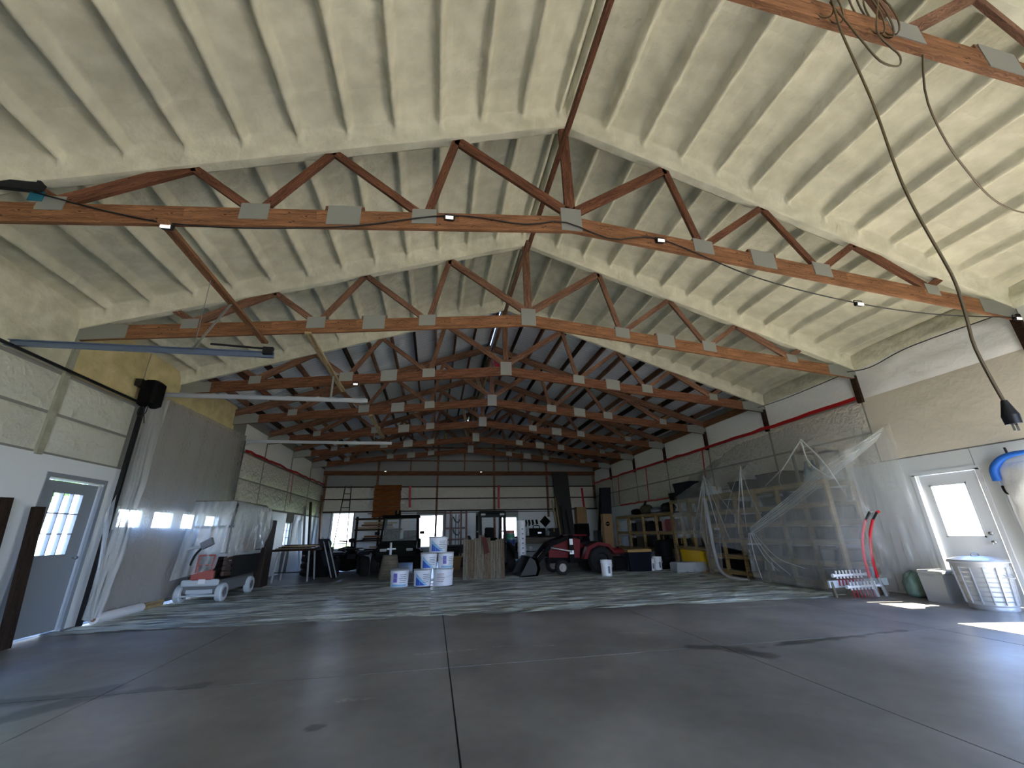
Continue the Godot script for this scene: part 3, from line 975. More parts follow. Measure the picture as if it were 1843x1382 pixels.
func build_plastic_on_walls() -> void:
	# sheeting over the roll-up door, gathered at its jamb
	var n := 48
	solo("plastic_sheet", sheet(line3(V(XL + 0.12, 3.66, -8.1), V(XL + 0.12, 3.72, -11.8), n), line3(V(XL + 0.1, 0.12, -8.05), V(XL + 0.1, 0.12, -11.7), n), Vector3.RIGHT, 20, 0.06, 0.9, 0.03, 3.0), M.sheet_thin, "clear dusty plastic sheet hung over the roll-up door", "plastic sheet")
	solo("plastic_sheet", sheet(polyl([V(XL + 0.17, 3.45, -7.75), V(XL + 0.17, 3.6, -8.3)], 20), polyl([V(XL + 0.2, 0.1, -7.7), V(XL + 0.25, 0.1, -7.95)], 20), Vector3.RIGHT, 24, 0.09, 1.6, 0.04, 8.0), M.sheet_thick, "bunched strip of clear plastic hanging below the black door opener", "plastic sheet")
	solo("plastic_sheet", sheet(polyl([V(XL + 0.22, 1.85, -7.62), V(XL + 0.24, 1.6, -7.45), V(XL + 0.24, 1.35, -7.62)], 14), polyl([V(XL + 0.22, 0.12, -7.66), V(XL + 0.25, 0.08, -7.74), V(XL + 0.25, 0.08, -7.8)], 14), Vector3.RIGHT, 16, 0.05, 1.4, 0.02, 15.0), M.sheet_thick, "knotted tail of clear plastic beside the grey walk door", "plastic sheet")
	# red seam tape
	solo("red_tape", ribbon(wavy(V(XR - 0.09, 3.45, -6.35), V(XR - 0.09, 3.44, -20.6), 40, 0.05, 1.0), 0.075, Vector3.LEFT, 1.0), M.tape_red, "long red tape line on the wall above the shelving", "tape")
	solo("red_tape", ribbon(wavy(V(XR - 0.11, 2.16, -13.4), V(XR - 0.11, 2.16, -17.6), 12, 0.04, 5.0), 0.06, Vector3.LEFT, 1.0), M.tape_red, "shorter red tape line just above the open shelves", "tape")
	var where := {-11.3: "over the large navy tote", -14.9: "over the middle of the open shelving", -17.5: "over the tall cardboard box"}
	for z in [-11.3, -14.9, -17.5]:
		solo("red_tape", ribbon(wavy(V(XR - 0.12, 3.4, z), V(XR - 0.12, 2.2, z - 0.1), 5, 0.0, z), 0.05, Vector3.LEFT, 1.0), M.tape_red, "upright red tape strip below the long tape line, " + where[z], "tape", "upright tape strips above the shelves")
	solo("red_tape", ribbon(wavy(V(XL + 0.09, 3.36, -12.0), V(XL + 0.09, 3.4, -20.6), 26, 0.05, 9.0), 0.07, Vector3.RIGHT, 1.0), M.tape_red, "long red tape line on the wall past the roll-up door", "tape")
	solo("red_tape", ribbon(PackedVector3Array([V(XL + 0.09, 3.3, -16.05), V(XL + 0.09, 2.3, -16.15)]), 0.05, Vector3.RIGHT, 1.0), M.tape_red, "upright red tape strip hanging from the tape past the roll-up door", "tape")
	var tl := ["upright red tape strip beside the orange plank stack", "upright red tape strip above the loader cab", "upright red tape strip beside the tall charcoal panel"]
	var k := 0
	for q in [[-1.17, 3.34, -1.13, 2.36], [3.09, 3.36, 3.08, 2.25], [7.37, 3.2, 7.42, 2.2]]:
		solo("red_tape", ribbon(PackedVector3Array([V(q[0], q[1], ZB + 0.1), V((q[0] + q[2]) / 2 - 0.01, 2.8, ZB + 0.1), V(q[2], q[3], ZB + 0.1)]), 0.1, Vector3.BACK, 1.0), M.tape_red, tl[k], "tape")
		k += 1

# ---------------------------------------------------------------- overhead: lamps, cords, braces, rails
func work_lamp(at: Vector3, label: String) -> void:
	var t := thing("work_lamp", label, "lamp", at, "small work lights strung on the trusses")
	part("housing", B.new().cbox(V(0, 0, 0), V(0.11, 0.05, 0.05), 0.008), M.steel_dark, t)
	part("lens", B.new().box(V(0, -0.012, 0.025), V(0.085, 0.034, 0.012)), M.lamp, t)
	part("bracket", B.new().tube(PackedVector3Array([V(-0.06, 0, 0), V(-0.06, 0.05, 0), V(0.06, 0.05, 0), V(0.06, 0, 0)]), 0.006, 5), M.steel_dark, t)

func build_overhead_bits() -> void:
	var z1 := T0 - BAY + 0.05
	var lm := ["small work light hanging under the chord near the brace", "small work light on the chord between two plates", "small work light past the centre plate of the truss", "small work light hanging free on the wire", "small work light at the heel of the truss"]
	var lp := [V(-2.69, 4.05, z1), V(0.04, 4.53, z1), V(2.64, 4.53, z1), V(5.32, 3.84, z1 + 0.02), V(7.98, 3.83, z1 + 0.02)]
	for i in 5: work_lamp(lp[i], lm[i])
	work_lamp(V(-1.75, 4.2, T0 - 3 * BAY + 0.05), "small work light on the truss where the foam stops")
	solo("light_wire", B.new().tube(smooth([V(-4.1, 4.36, z1), V(-2.69, 4.1, z1), V(-1.2, 4.24, z1), V(0.04, 4.57, z1), V(0.9, 4.56, z1), V(1.4, 4.66, z1), V(2.0, 4.48, z1), V(2.64, 4.56, z1), V(3.9, 4.12, z1), V(5.32, 3.87, z1), V(6.6, 3.8, z1), V(7.98, 3.86, z1)], 70), 0.008, 5), M.cord_black, "thin black wire linking the small work lights", "wire")
	solo("blue_tape", B.new().box(V(-3.86, 4.28, z1 - 0.02), V(0.12, 0.11, 0.008)), M.tape_blue, "patch of teal tape on the truss chord", "tape")
	solo("steel_channel", B.new().box(V(-4.3, 4.37, z1 - 0.01), V(0.95, 0.09, 0.05)).box(V(-3.84, 4.36, z1 + 0.02), V(0.03, 0.12, 0.03)), M.grey_dark, "dark steel channel fixed on the truss beside the teal tape", "channel")
	# tan extension cord: coil on the truss and a long end hanging free, with its plug
	var zc := T0 + 0.06
	var ec := thing("extension_cord", "tan extension cord looped over the truss, plug hanging free", "cord", V(2.53, 0, zc))
	part("cable", B.new().tube(smooth([V(-0.02, 4.75, -0.06), V(-0.05, 4.78, 0.0), V(0.0, 4.55, 0.04), V(0.0, 4.25, 0.02), V(0.03, 3.6, 0.0), V(-0.02, 2.9, 0), V(0.04, 2.3, 0), V(-0.02, 1.95, 0), V(0.01, 1.66, 0)], 60), 0.007, 6), M.cord, ec)
	part("cable", B.new().tube(smooth([V(0.0, 4.52, 0.03), V(0.06, 4.1, 0.06), V(0.18, 3.95, 0.04), V(0.36, 3.98, 0.02), V(0.42, 4.1, 0.02), V(0.3, 4.28, 0.03), V(0.4, 4.6, 0.05), V(0.48, 4.85, 0.02)], 40), 0.006, 6), M.cord, ec)
	for q in [[-0.05, 0.13], [0.02, 0.16], [0.36, 0.17], [0.43, 0.19], [0.49, 0.15]]:
		var lp2 := []
		for i in 13:
			var a := TAU * i / 12.0
			lp2.append(V(q[0] + 0.06 * cos(a * 1.0 + q[1] * 9), 4.6 + q[1] * 1.35 * sin(a), 0.05 * cos(a)))
		part("coil", B.new().tube(smooth(lp2, 36), 0.006, 5), M.cord, ec)
	part("plug", B.new().lathe(V(0.01, 1.56, 0), [Vector2(0, 0), Vector2(0.028, 0.0), Vector2(0.03, 0.04), Vector2(0.02, 0.075), Vector2(0.011, 0.11), Vector2(0, 0.11)], 10), M.steel_dark, ec)
	for dx in [-0.012, 0.012]:
		part("prong", B.new().box(V(0.01 + dx, 1.545, 0), V(0.003, 0.03, 0.008)), M.chrome, ec)
	solo("hanging_cord", B.new().tube(smooth([V(3.36, 4.35, T0), V(3.6, 4.15, T0 - 0.2), V(4.3, 4.0, T0 - 0.5), V(5.3, 3.95, T0 - 0.8), V(6.6, 4.1, T0 - 0.9)], 30), 0.007, 6), M.cord, "brown cord drooping from the truss towards the liner wall", "cord")
	solo("hanging_cord", B.new().tube(smooth([V(7.9, 3.95, T0 - BAY - 0.1), V(7.6, 3.88, -4.9), V(7.75, 3.85, -5.7), V(7.95, 4.0, T0 - 2 * BAY)], 24), 0.009, 5), M.cord_black, "dark cable sagging along the foam edge above the white door", "cord")
	solo("hanging_cord", B.new().tube(smooth([V(7.95, 3.98, T0 - 2 * BAY), V(7.7, 3.86, -7.5), V(7.95, 3.98, T0 - 3 * BAY)], 20), 0.009, 5), M.cord_black, "dark cable sagging along the foam edge over the draped shelving", "cord")
	# ridge braces along the king posts
	solo("ridge_brace", B.new().beam(V(1.41, 5.74, 1.6), V(1.41, 5.74, -5.75), 0.05, 0.09), M.wood_red, "long timber brace nailed along the king posts under the foam", "brace")
	solo("ridge_brace", B.new().beam(V(1.36, 5.7, -5.5), V(1.36, 5.7, -12.0), 0.05, 0.09), M.wood_brown, "timber brace along the king posts running into the bare metal bays", "brace")
	solo("ridge_brace", B.new().beam(V(1.42, 5.66, -11.7), V(1.42, 5.66, -18.4), 0.05, 0.09), M.wood_pale, "pale timber brace along the king posts of the unsprayed end", "brace")
	# braces under the chords that carry the door rails
	solo("rail_brace", B.new().beam(V(-2.7, 4.07, -3.75), V(-2.74, 4.07, -6.5), 0.09, 0.04), M.wood_orange, "orange timber brace under the chords above the blue-grey rail", "brace")
	solo("rail_brace", B.new().beam(V(-2.04, 4.14, -6.2), V(-2.06, 4.14, -9.0), 0.09, 0.04), M.wood_pale, "pale timber brace under the chords over the roll-up door rail", "brace")
	solo("rail_brace", B.new().beam(V(-1.75, 4.15, -11.0), V(-1.75, 4.15, -13.8), 0.09, 0.04), M.wood_pale, "pale timber brace under the chords of the dark bays", "brace")
	# door rails
	rail(V(XL, 3.42, -5.45), 2.95, "blue-grey door rail on two steel hangers, spring bar above its end", true, [[V(-2.7, 4.1, -4.7), V(-3.1, 3.44, -5.42)], [V(-2.7, 4.1, -5.28), V(-3.14, 3.44, -5.45)]])
	rail(V(XL, 3.62, -8.02), 3.75, "grey rail at the opener side of the roll-up door", false, [[V(-2.05, 4.14, -8.05), V(-2.05, 3.64, -8.05)]])
	rail(V(XL, 3.6, -11.95), 3.85, "grey rail at the far jamb of the roll-up door", false, [[V(-1.75, 4.15, -12.0), V(-1.75, 3.62, -11.98)]])
	solo("torsion_shaft", B.new().rod(V(XL + 0.14, 3.36, -5.2), V(XL + 0.14, 3.36, -7.6), 0.022, 8), M.steel_dark, "dark shaft along the wall running to the black opener", "shaft")
	var op := thing("door_opener", "black wall-mounted opener at the top corner of the roll-up door", "opener", V(XL + 0.2, 3.32, -7.78))
	part("housing", B.new().cbox(V(0, 0.23, 0), V(0.26, 0.46, 0.3), 0.04), M.black, op)
	part("bracket", B.new().box(V(-0.08, 0.36, 0.2), V(0.1, 0.12, 0.14)), M.steel_dark, op)
	part("power_cord", B.new().tube(smooth([V(0.05, 0.02, 0.1), V(0.08, -0.14, 0.15), V(0.02, -0.22, 0.2), V(-0.02, -0.1, 0.18), V(0.0, -0.02, 0.12), V(0.04, -0.3, 0.05)], 24), 0.008, 5), M.cord_black, op)
	part("side_track", B.new().box(V(-0.08, -1.66, 0.0), V(0.06, 3.28, 0.05)), M.steel_dark, op)
	solo("jamb_track", B.new().box(V(XL + 0.06, 1.8, -11.88), V(0.08, 3.6, 0.06)), M.steel_dark, "dark upright track at the far jamb of the roll-up door", "track")
	# odd sticks among the far trusses, red rag at the ridge
	var si := 0
	for q in [[1.05, 5.6, -11.4, 1.2, 5.05, -11.25], [0.85, 5.3, -13.9, 0.95, 4.8, -13.8], [1.1, 5.1, -16.2, 1.2, 4.65, -16.1], [0.3, 4.9, -16.3, 0.35, 4.5, -16.2]]:
		solo("scrap_stick", B.new().beam(V(q[0], q[1], q[2]), V(q[3], q[4], q[5]), 0.04, 0.09), M.wood_pale, "short pale stick among the far trusses, %s past the foam edge" % ORD[si], "stick", "short sticks among the far trusses")
		si += 1
	solo("red_banner", sheet(line3(V(1.55, 6.12, -11.25), V(2.15, 5.9, -11.25), 10), line3(V(1.55, 5.85, -11.25), V(2.15, 5.66, -11.25), 10), Vector3.BACK, 5, 0.04, 0.5, 0.0, 2.0), M.tape_red, "red cloth hung beneath the ridge of the bare metal roof", "cloth")

func rail(at: Vector3, len: float, label: String, extra: bool, hangers: Array) -> void:
	var t := thing("door_rail", label, "rail", at)
	var m: Material = M.track if extra else M.galv
	var c := B.new()
	c.box(V(len / 2, 0, 0), V(len, 0.07, 0.008)); c.box(V(len / 2, 0.035, 0.02), V(len, 0.008, 0.045)); c.box(V(len / 2, -0.035, 0.02), V(len, 0.008, 0.045))
	part("track", c, m, t)
	if not extra:
		part("curved_track", B.new().tube(smooth([V(0.25, 0, 0.0), V(0.08, -0.06, 0), V(0.02, -0.25, 0)], 8), 0.03, 6), m, t)
	for h in hangers:
		part("hanger", B.new().beam((h[0] as Vector3) - at, (h[1] as Vector3) - at, 0.008, 0.035), M.plate, t)
	if extra:
		part("spring_bar", B.new().rod(V(2.2, 0.1, 0.05), V(2.9, 0.07, 0.05), 0.014, 6), M.steel_dark, t)
		part("end_bracket", B.new().box(V(2.88, 0.05, 0.03), V(0.12, 0.1, 0.05)), M.steel_dark, t)

# ---------------------------------------------------------------- helpers for things
func wheel(parent: Node3D, c: Vector3, r: float, w: float, axis: Vector3, tyre: Material, rim: Material) -> void:
	var o := part("wheel", B.new().lathe(c - axis * w / 2, [Vector2(r * 0.55, 0), Vector2(r * 0.9, 0), Vector2(r, w * 0.2), Vector2(r, w * 0.8), Vector2(r * 0.9, w), Vector2(r * 0.55, w)], 22, axis), tyre, parent)
	part("rim", B.new().lathe(c - axis * w * 0.42, [Vector2(0, 0.0), Vector2(r * 0.18, 0), Vector2(r * 0.2, w * 0.12), Vector2(r * 0.5, w * 0.14), Vector2(r * 0.58, 0), Vector2(r * 0.58, w * 0.84), Vector2(r * 0.5, w * 0.7), Vector2(r * 0.2, w * 0.72), Vector2(r * 0.18, w * 0.84), Vector2(0, w * 0.84)], 18, axis), rim, o)

# a patch of print on a drum of radius r: angles in turns measured from +z towards +x
func patch(r: float, a0: float, a1: float, y0: float, y1: float, slant := 0.0) -> B:
	var p := PackedVector3Array()
	var uv := PackedVector2Array()
	var n := 6
	for j in 2:
		for i in n + 1:
			var a := TAU * lerpf(a0, a1, float(i) / n)
			var y := y0 if j == 0 else lerpf(y1, y0 + 0.002, slant * i / n)
			p.append(V(sin(a) * r, y, cos(a) * r)); uv.append(Vector2(i, j))
	return B.new().grid(p, uv, n, 1)

func pail(at: Vector3, r: float, h: float, style: int, label: String, yaw := 0.0) -> Node3D:
	var t := thing("paint_pail", label, "pail", at, "printed white pails stacked on the plastic", yaw)
	part("body", B.new().lathe(Vector3.ZERO, [Vector2(0, 0), Vector2(r * 0.93, 0), Vector2(r * 0.95, 0.015), Vector2(r * 0.99, h * 0.84), Vector2(r, h * 0.85), Vector2(r, h * 0.9), Vector2(r * 0.99, h * 0.93)], 28), M.pail, t)
	part("lid", B.new().lathe(V(0, h * 0.92, 0), [Vector2(r * 1.02, 0), Vector2(r * 1.04, 0.008), Vector2(r * 1.04, h * 0.06), Vector2(r * 1.0, h * 0.08), Vector2(r * 0.96, h * 0.06), Vector2(0, h * 0.06)], 28), M.grey_light if style != 2 else M.white_dirty, t)
	var l := [M.blue_print, M.purple_print, M.grey_print]
	if style == 0:
		part("blue_wedge", patch(r * 1.0 + 0.002, -0.12, 0.05, h * 0.06, h * 0.55, 1.0), l[0], t)
		part("pale_wedge", patch(r * 1.0 + 0.0015, -0.12, 0.1, h * 0.06, h * 0.78, 1.0), M.pale_blue_print, t)
	elif style == 1:
		part("purple_block", patch(r + 0.002, -0.1, -0.03, h * 0.28, h * 0.78), l[1], t)
		part("pale_band", patch(r + 0.002, -0.14, 0.14, h * 0.05, h * 0.16), M.pale_blue_print, t)
	for i in 5:
		var a := 0.0 if style != 2 else -0.12
		part("print_line", patch(r + 0.003, a + 0.01 + 0.01 * (i % 2), a + 0.12 + 0.01 * (i % 3), h * (0.24 + 0.11 * i), h * (0.275 + 0.11 * i)), l[2] if style != 2 else M.pink_print, t)
	part("bail_handle", B.new().tube(smooth([V(-r * 1.03, h * 0.86, 0), V(-r * 0.8, h * 0.6, r * 0.75), V(0, h * 0.5, r * 1.06), V(r * 0.8, h * 0.6, r * 0.75), V(r * 1.03, h * 0.86, 0)], 14), 0.004, 4), M.galv, t)
	return t

func bucket(at: Vector3, r: float, h: float, label: String, group := "", m: Material = null) -> Node3D:
	var t := thing("bucket", label, "bucket", at, group)
	var mm: Material = m if m else M.white
	part("body", B.new().lathe(Vector3.ZERO, [Vector2(0, 0.01), Vector2(r * 0.84, 0.01), Vector2(r * 0.86, 0), Vector2(r * 0.97, h * 0.8), Vector2(r * 1.03, h * 0.81), Vector2(r * 1.03, h * 0.84), Vector2(r * 0.98, h * 0.85), Vector2(r, h), Vector2(r * 0.96, h), Vector2(r * 0.82, 0.02), Vector2(0, 0.02)], 24), mm, t)
	part("handle", B.new().tube(smooth([V(-r * 1.03, h * 0.82, 0), V(-r * 0.8, h * 0.6, r * 0.8), V(0, h * 0.5, r * 1.1), V(r * 0.8, h * 0.6, r * 0.8), V(r * 1.03, h * 0.82, 0)], 12), 0.004, 4), M.galv, t)
	part("print", patch(r * 0.93 + 0.004, -0.02, 0.05, h * 0.2, h * 0.62), M.grey_print, t)
	return t

func tote(at: Vector3, s: Vector3, m: Material, lid: Material, label: String, group := "", yaw := 0.0) -> Node3D:
	var t := thing("storage_tote", label, "tote", at, group, yaw)
	var b := B.new()
	var k := 0.9
	var y1 := s.y * 0.88
	var lo := [V(-s.x / 2 * k, 0, s.z / 2 * k), V(s.x / 2 * k, 0, s.z / 2 * k), V(s.x / 2 * k, 0, -s.z / 2 * k), V(-s.x / 2 * k, 0, -s.z / 2 * k)]
	var hi := [V(-s.x / 2, y1, s.z / 2), V(s.x / 2, y1, s.z / 2), V(s.x / 2, y1, -s.z / 2), V(-s.x / 2, y1, -s.z / 2)]
	for i in 4: b.quad(lo[i], lo[(i + 1) % 4], hi[(i + 1) % 4], hi[i])
	b.quad(lo[3], lo[2], lo[1], lo[0])
	part("body", b, m, t)
	part("lid", B.new().cbox(V(0, s.y * 0.94, 0), V(s.x * 1.05, s.y * 0.12, s.z * 1.05), 0.012), lid, t)
	for e in [-1, 1]:
		part("grip", B.new().box(V(e * (s.x / 2 + 0.005), s.y * 0.78, 0), V(0.03, 0.03, s.z * 0.3)), m, t)
	return t

func carton(at: Vector3, s: Vector3, m: Material, label: String, group := "", yaw := 0.0) -> Node3D:
	var t := thing("box", label, "box", at, group, yaw)
	part("body", B.new().cbox(V(0, s.y / 2, 0), s, minf(0.008, s.y * 0.1)), m, t)
	part("top_flap", B.new().box(V(-s.x * 0.25, s.y + 0.002, 0), V(s.x * 0.49, 0.004, s.z)), m, t)
	part("top_flap", B.new().box(V(s.x * 0.25, s.y + 0.002, 0), V(s.x * 0.49, 0.004, s.z)), m, t)
	part("packing_tape", B.new().box(V(0, s.y * 0.75, s.z / 2 + 0.002), V(0.05, s.y * 0.5, 0.002)), M.tan, t)
	return t

# ---------------------------------------------------------------- left side
func build_left_things() -> void:
	M.blue_print = mat(Color(0.1, 0.3, 0.68), 0.5)
	M.purple_print = mat(Color(0.42, 0.4, 0.72), 0.5)
	M.grey_print = mat(Color(0.42, 0.46, 0.52), 0.6)
	M.pink_print = mat(Color(0.62, 0.5, 0.5), 0.6)
	M.pale_blue_print = mat(Color(0.5, 0.7, 0.84), 0.5)
	# dark planks leaning by the walk door
	solo("plank", B.new().beam(V(-4.93, 0, -6.1), V(-5.02, 1.68, -6.04), 0.05, 0.16, Vector3.BACK), M.wood_black, "dark plank leaning on the liner wall apart from the walk door", "plank")
	solo("plank", B.new().beam(V(-4.88, 0, -6.52), V(-4.99, 1.6, -6.48), 0.05, 0.15, Vector3.BACK), M.wood_black, "dark plank leaning against the edge of the grey walk door", "plank")
	# roll of white plastic along the roll-up door
	var rl := thing("plastic_roll", "white roll of plastic film lying at the foot of the roll-up door", "roll", V(-4.93, 0.075, -7.95))
	part("film", B.new().lathe(V(0, 0, 0), [Vector2(0.03, 0), Vector2(0.065, 0), Vector2(0.07, -0.02), Vector2(0.07, -1.1), Vector2(0.065, -1.12), Vector2(0.03, -1.12)], 16, V(0.02, 0, 1).normalized()), M.white, rl)
	part("core", B.new().lathe(V(0, 0, 0.02), [Vector2(0.022, 0), Vector2(0.03, 0), Vector2(0.03, -1.18), Vector2(0.022, -1.18)], 12, V(0.02, 0, 1).normalized()), M.cardboard, rl)
	solo("baseboard_strip", B.new().beam(V(-4.98, 0.06, -9.2), V(-4.98, 0.06, -9.75), 0.03, 0.12), M.wood_pale, "short pale board lying at the foot of the roll-up door", "board")
	build_drop_cloth()
	# ---- scissor lift with wrapped platform
	var s := thing("scissor_lift", "white scissor lift with red steps, platform wrapped in clear plastic", "lift", V(-4.46, 0, -10.75))
	part("chassis", B.new().cbox(V(0, 0.27, 0), V(0.62, 0.24, 1.75), 0.03), M.grey, s)
	part("axle_beam", B.new().cbox(V(0, 0.2, 0.82), V(0.5, 0.1, 0.12), 0.02), M.white_dirty, s)
	part("bumper", B.new().cbox(V(0, 0.36, 0.9), V(0.66, 0.12, 0.08), 0.02), M.white_dirty, s)
	part("bumper_bar", B.new().rod(V(-0.34, 0.13, 0.93), V(0.34, 0.13, 0.93), 0.02), M.white_dirty, s)
	for q in [[-0.36, 0.78], [0.36, 0.78], [-0.33, -0.62], [0.33, -0.62]]:
		wheel(s, V(q[0], 0.17, q[1]), 0.17, 0.12, Vector3.RIGHT, M.white_dirty, M.grey)
	for k in 4:
		part("scissor_arm", B.new().beam(V(-0.28, 0.42 + 0.1 * k, 0.75), V(-0.28, 0.5 + 0.1 * k, -0.8), 0.05, 0.08), M.wood_dark_arm, s)
		part("scissor_arm", B.new().beam(V(0.3, 0.5 + 0.1 * k, 0.75), V(0.3, 0.42 + 0.1 * k, -0.8), 0.05, 0.08), M.wood_dark_arm, s)
	part("side_panel", B.new().box(V(0.36, 0.62, -0.2), V(0.02, 0.4, 1.35)), M.grey_dark, s)
	part("platform", B.new().cbox(V(0, 0.86, 0), V(0.74, 0.07, 1.8), 0.015), M.grey_light, s)
	part("step_panel", B.new().cbox(V(0.02, 0.5, 0.9), V(0.4, 0.18, 0.1), 0.02), M.red_faded, s)
	var lad := B.new()
	lad.rod(V(-0.08, 0.55, 0.98), V(-0.08, 0.86, 0.96), 0.018); lad.rod(V(0.2, 0.55, 0.98), V(0.2, 0.86, 0.96), 0.018); lad.rod(V(-0.08, 0.86, 0.96), V(0.2, 0.86, 0.96), 0.018); lad.rod(V(-0.08, 0.68, 0.97), V(0.2, 0.68, 0.97), 0.014)
	part("step_frame", lad, M.red_faded, s)
	part("number_plate", B.new().box(V(0.04, 0.39, 0.945), V(0.12, 0.09, 0.004)), M.white, s)
	var rails := B.new()
	for y in [1.4, 1.88]:
		rails.rod(V(-0.36, y, 0.88), V(0.36, y, 0.88), 0.02); rails.rod(V(-0.36, y, -0.88), V(0.36, y, -0.88), 0.02); rails.rod(V(-0.36, y, 0.88), V(-0.36, y, -0.88), 0.02); rails.rod(V(0.36, y, 0.88), V(0.36, y, -0.88), 0.02)
	for q in [[-0.36, 0.88], [0.36, 0.88], [-0.36, -0.88], [0.36, -0.88], [0.36, -0.2], [-0.36, -0.2]]:
		rails.rod(V(q[0], 0.88, q[1]), V(q[0], 1.9, q[1]), 0.02)
	part("guard_rail", rails, M.grey, s)
	part("top_board", B.new().box(V(0, 1.905, 0.1), V(0.78, 0.02, 1.65)), M.wood_grey, s)
	part("control_arm", B.new().tube(smooth([V(-0.22, 0.52, 0.9), V(-0.2, 0.7, 0.98), V(-0.13, 0.9, 1.0), V(-0.03, 1.03, 1.0)], 12), 0.022, 8), M.steel_dark, s)
	part("control_box", B.new().obox(V(0.03, 1.08, 1.0), V(0.09, 0.05, 0), V(-0.03, 0.06, 0), V(0, 0, 0.05)), M.grey, s)
	part("control_grip", B.new().obox(V(-0.18, 1.01, 1.0), V(0.12, 0.02, 0), V(0, 0.025, 0), V(0, 0, 0.03)), M.grey_light, s)
	# wrap: four hanging faces and a bulge at the back
	var yb2 := 0.62
	part("plastic_wrap", sheet(line3(V(-0.38, 1.9, 0.92), V(0.4, 1.9, 0.92), 20), line3(V(-0.5, 0.42, 0.99), V(0.25, yb2, 0.97), 20), Vector3.BACK, 16, 0.07, 0.8, 0.0, 4.0), M.sheet_thick, s)
	part("plastic_wrap", sheet(line3(V(0.4, 1.9, 0.92), V(0.4, 1.86, -0.95), 30), line3(V(0.38, 0.8, 0.92), V(0.4, 0.95, -0.95), 30), Vector3.RIGHT, 14, 0.07, 1.0, 0.03, 7.0), M.sheet_thick, s)
	part("plastic_wrap", sheet(line3(V(-0.4, 1.9, -0.95), V(-0.4, 1.9, 0.92), 20), line3(V(-0.44, 0.5, -0.95), V(-0.48, 0.42, 0.95), 20), Vector3.LEFT, 12, 0.05, 0.8, 0.0, 9.0), M.sheet_thick, s)
	part("plastic_wrap", sheet(line3(V(0.42, 1.86, -0.95), V(-0.4, 1.86, -0.95), 14), line3(V(0.4, 1.1, -1.0), V(-0.4, 1.0, -1.0), 14), Vector3.FORWARD, 12, 0.1, 0.8, 0.28, 13.0), M.sheet_thick, s)
	# white boxes standing on the platform under the wrap
	carton(V(-4.5, 0.895, -10.35), V(0.55, 0.5, 0.7), M.white, "white carton on the lift platform under the plastic wrap")
	carton(V(-4.5, 0.895, -11.1), V(0.55, 0.3, 0.65), M.wood_brown, "brown wooden crate at the rear of the lift platform")
	# ---- sawhorse table with boards
	var wb := thing("work_table", "dark work table with pale metal legs heaped with offcuts", "table", V(-3.85, 0, -13.7))
	part("tabletop", B.new().box(V(0, 0.82, 0), V(1.15, 0.05, 0.8)), M.wood_dark, wb)
	for q in [[-0.42, 0.3], [0.44, 0.3], [-0.42, -0.3], [0.44, -0.3]]:
		part("leg", B.new().rod(V(q[0] * 1.06, 0, q[1] * 1.2), V(q[0] * 0.92, 0.8, q[1]), 0.026), M.grey_light, wb)
	part("stretcher", B.new().rod(V(-0.43, 0.25, 0.35), V(0.45, 0.25, 0.35), 0.014), M.steel_dark, wb)
	for k in 4:
		solo("offcut_board", B.new().beam(V(-4.35 + 0.05 * k, 0.862 + 0.028 * k, -13.45 - 0.1 * k), V(-3.45 + 0.1 * k, 0.862 + 0.028 * k, -13.6 - 0.03 * k), 0.13, 0.026), [M.wood_grey, M.wood_dark, M.wood_pale, M.wood_dark][k], "board offcut on the dark work table, %s from the bottom of the heap" % ORD[k], "board", "offcuts on the work table")
	# tall lengths standing against the wall by the narrow window
	var names := ["pale square timber standing beside the narrow side window", "grey pipe standing past the narrow side window", "dark timber standing in the dim corner bay", "brown plank standing in the dim corner by the gable wall"]
	var zz := [-17.5, -17.9, -18.6, -20.2]
	for i in 4:
		solo("standing_length", B.new().beam(V(-4.75, 0, zz[i]), V(-4.98, [1.75, 2.3, 2.5, 2.9][i], zz[i] - 0.05), 0.07, [0.14, 0.07, 0.16, 0.2][i], Vector3.BACK), [M.white_dirty, M.grey, M.wood_dark, M.wood_brown][i], names[i], "timber")
	# dark cabinet behind the lift
	var cb := thing("tool_cabinet", "dark brown steel cabinet behind the wrapped lift", "cabinet", V(-4.55, 0, -12.45))
	part("body", B.new().cbox(V(0, 0.8, 0), V(0.75, 1.6, 0.5), 0.015), M.brown, cb)
	for e in [-1, 1]:
		var dd := part("door", B.new().box(V(e * 0.18, 0.8, 0.256), V(0.34, 1.5, 0.015)), M.brown, cb)
		part("handle", B.new().rod(V(e * 0.04, 0.75, 0.275), V(e * 0.04, 0.9, 0.275), 0.008), M.galv, dd)

func build_drop_cloth() -> void:
	var p := PackedVector3Array()
	var uv := PackedVector2Array()
	var nu := 170
	var nv := 70
	var rg := nz(1.0, 77, 3)
	rg.fractal_type = FastNoiseLite.FRACTAL_RIDGED
	for j in nv + 1:
		for i in nu + 1:
			var x := lerpf(-5.0, 7.1, float(i) / nu)
			var ze := -7.28 + 0.055 * (x + 5.0) + fn.get_noise_2d(x * 0.8, 4.0) * 0.08
			var z := lerpf(ze, -12.6, pow(float(j) / nv, 1.15))
			var w := maxf(0.0, rg.get_noise_2d(x * 0.35 + z * 0.12, z * 2.4) - 0.25) * 0.035 + (fn.get_noise_2d(x * 3.0, z * 5.0) + 0.5) * 0.006
			p.append(V(x, 0.003 + w, z))
			uv.append(Vector2(x, z))
	var b := B.new().grid(p, uv, nu, nv)
	solo("floor_sheet", b, M.drop, "wrinkled milky plastic sheet spread over the concrete floor", "plastic sheet")

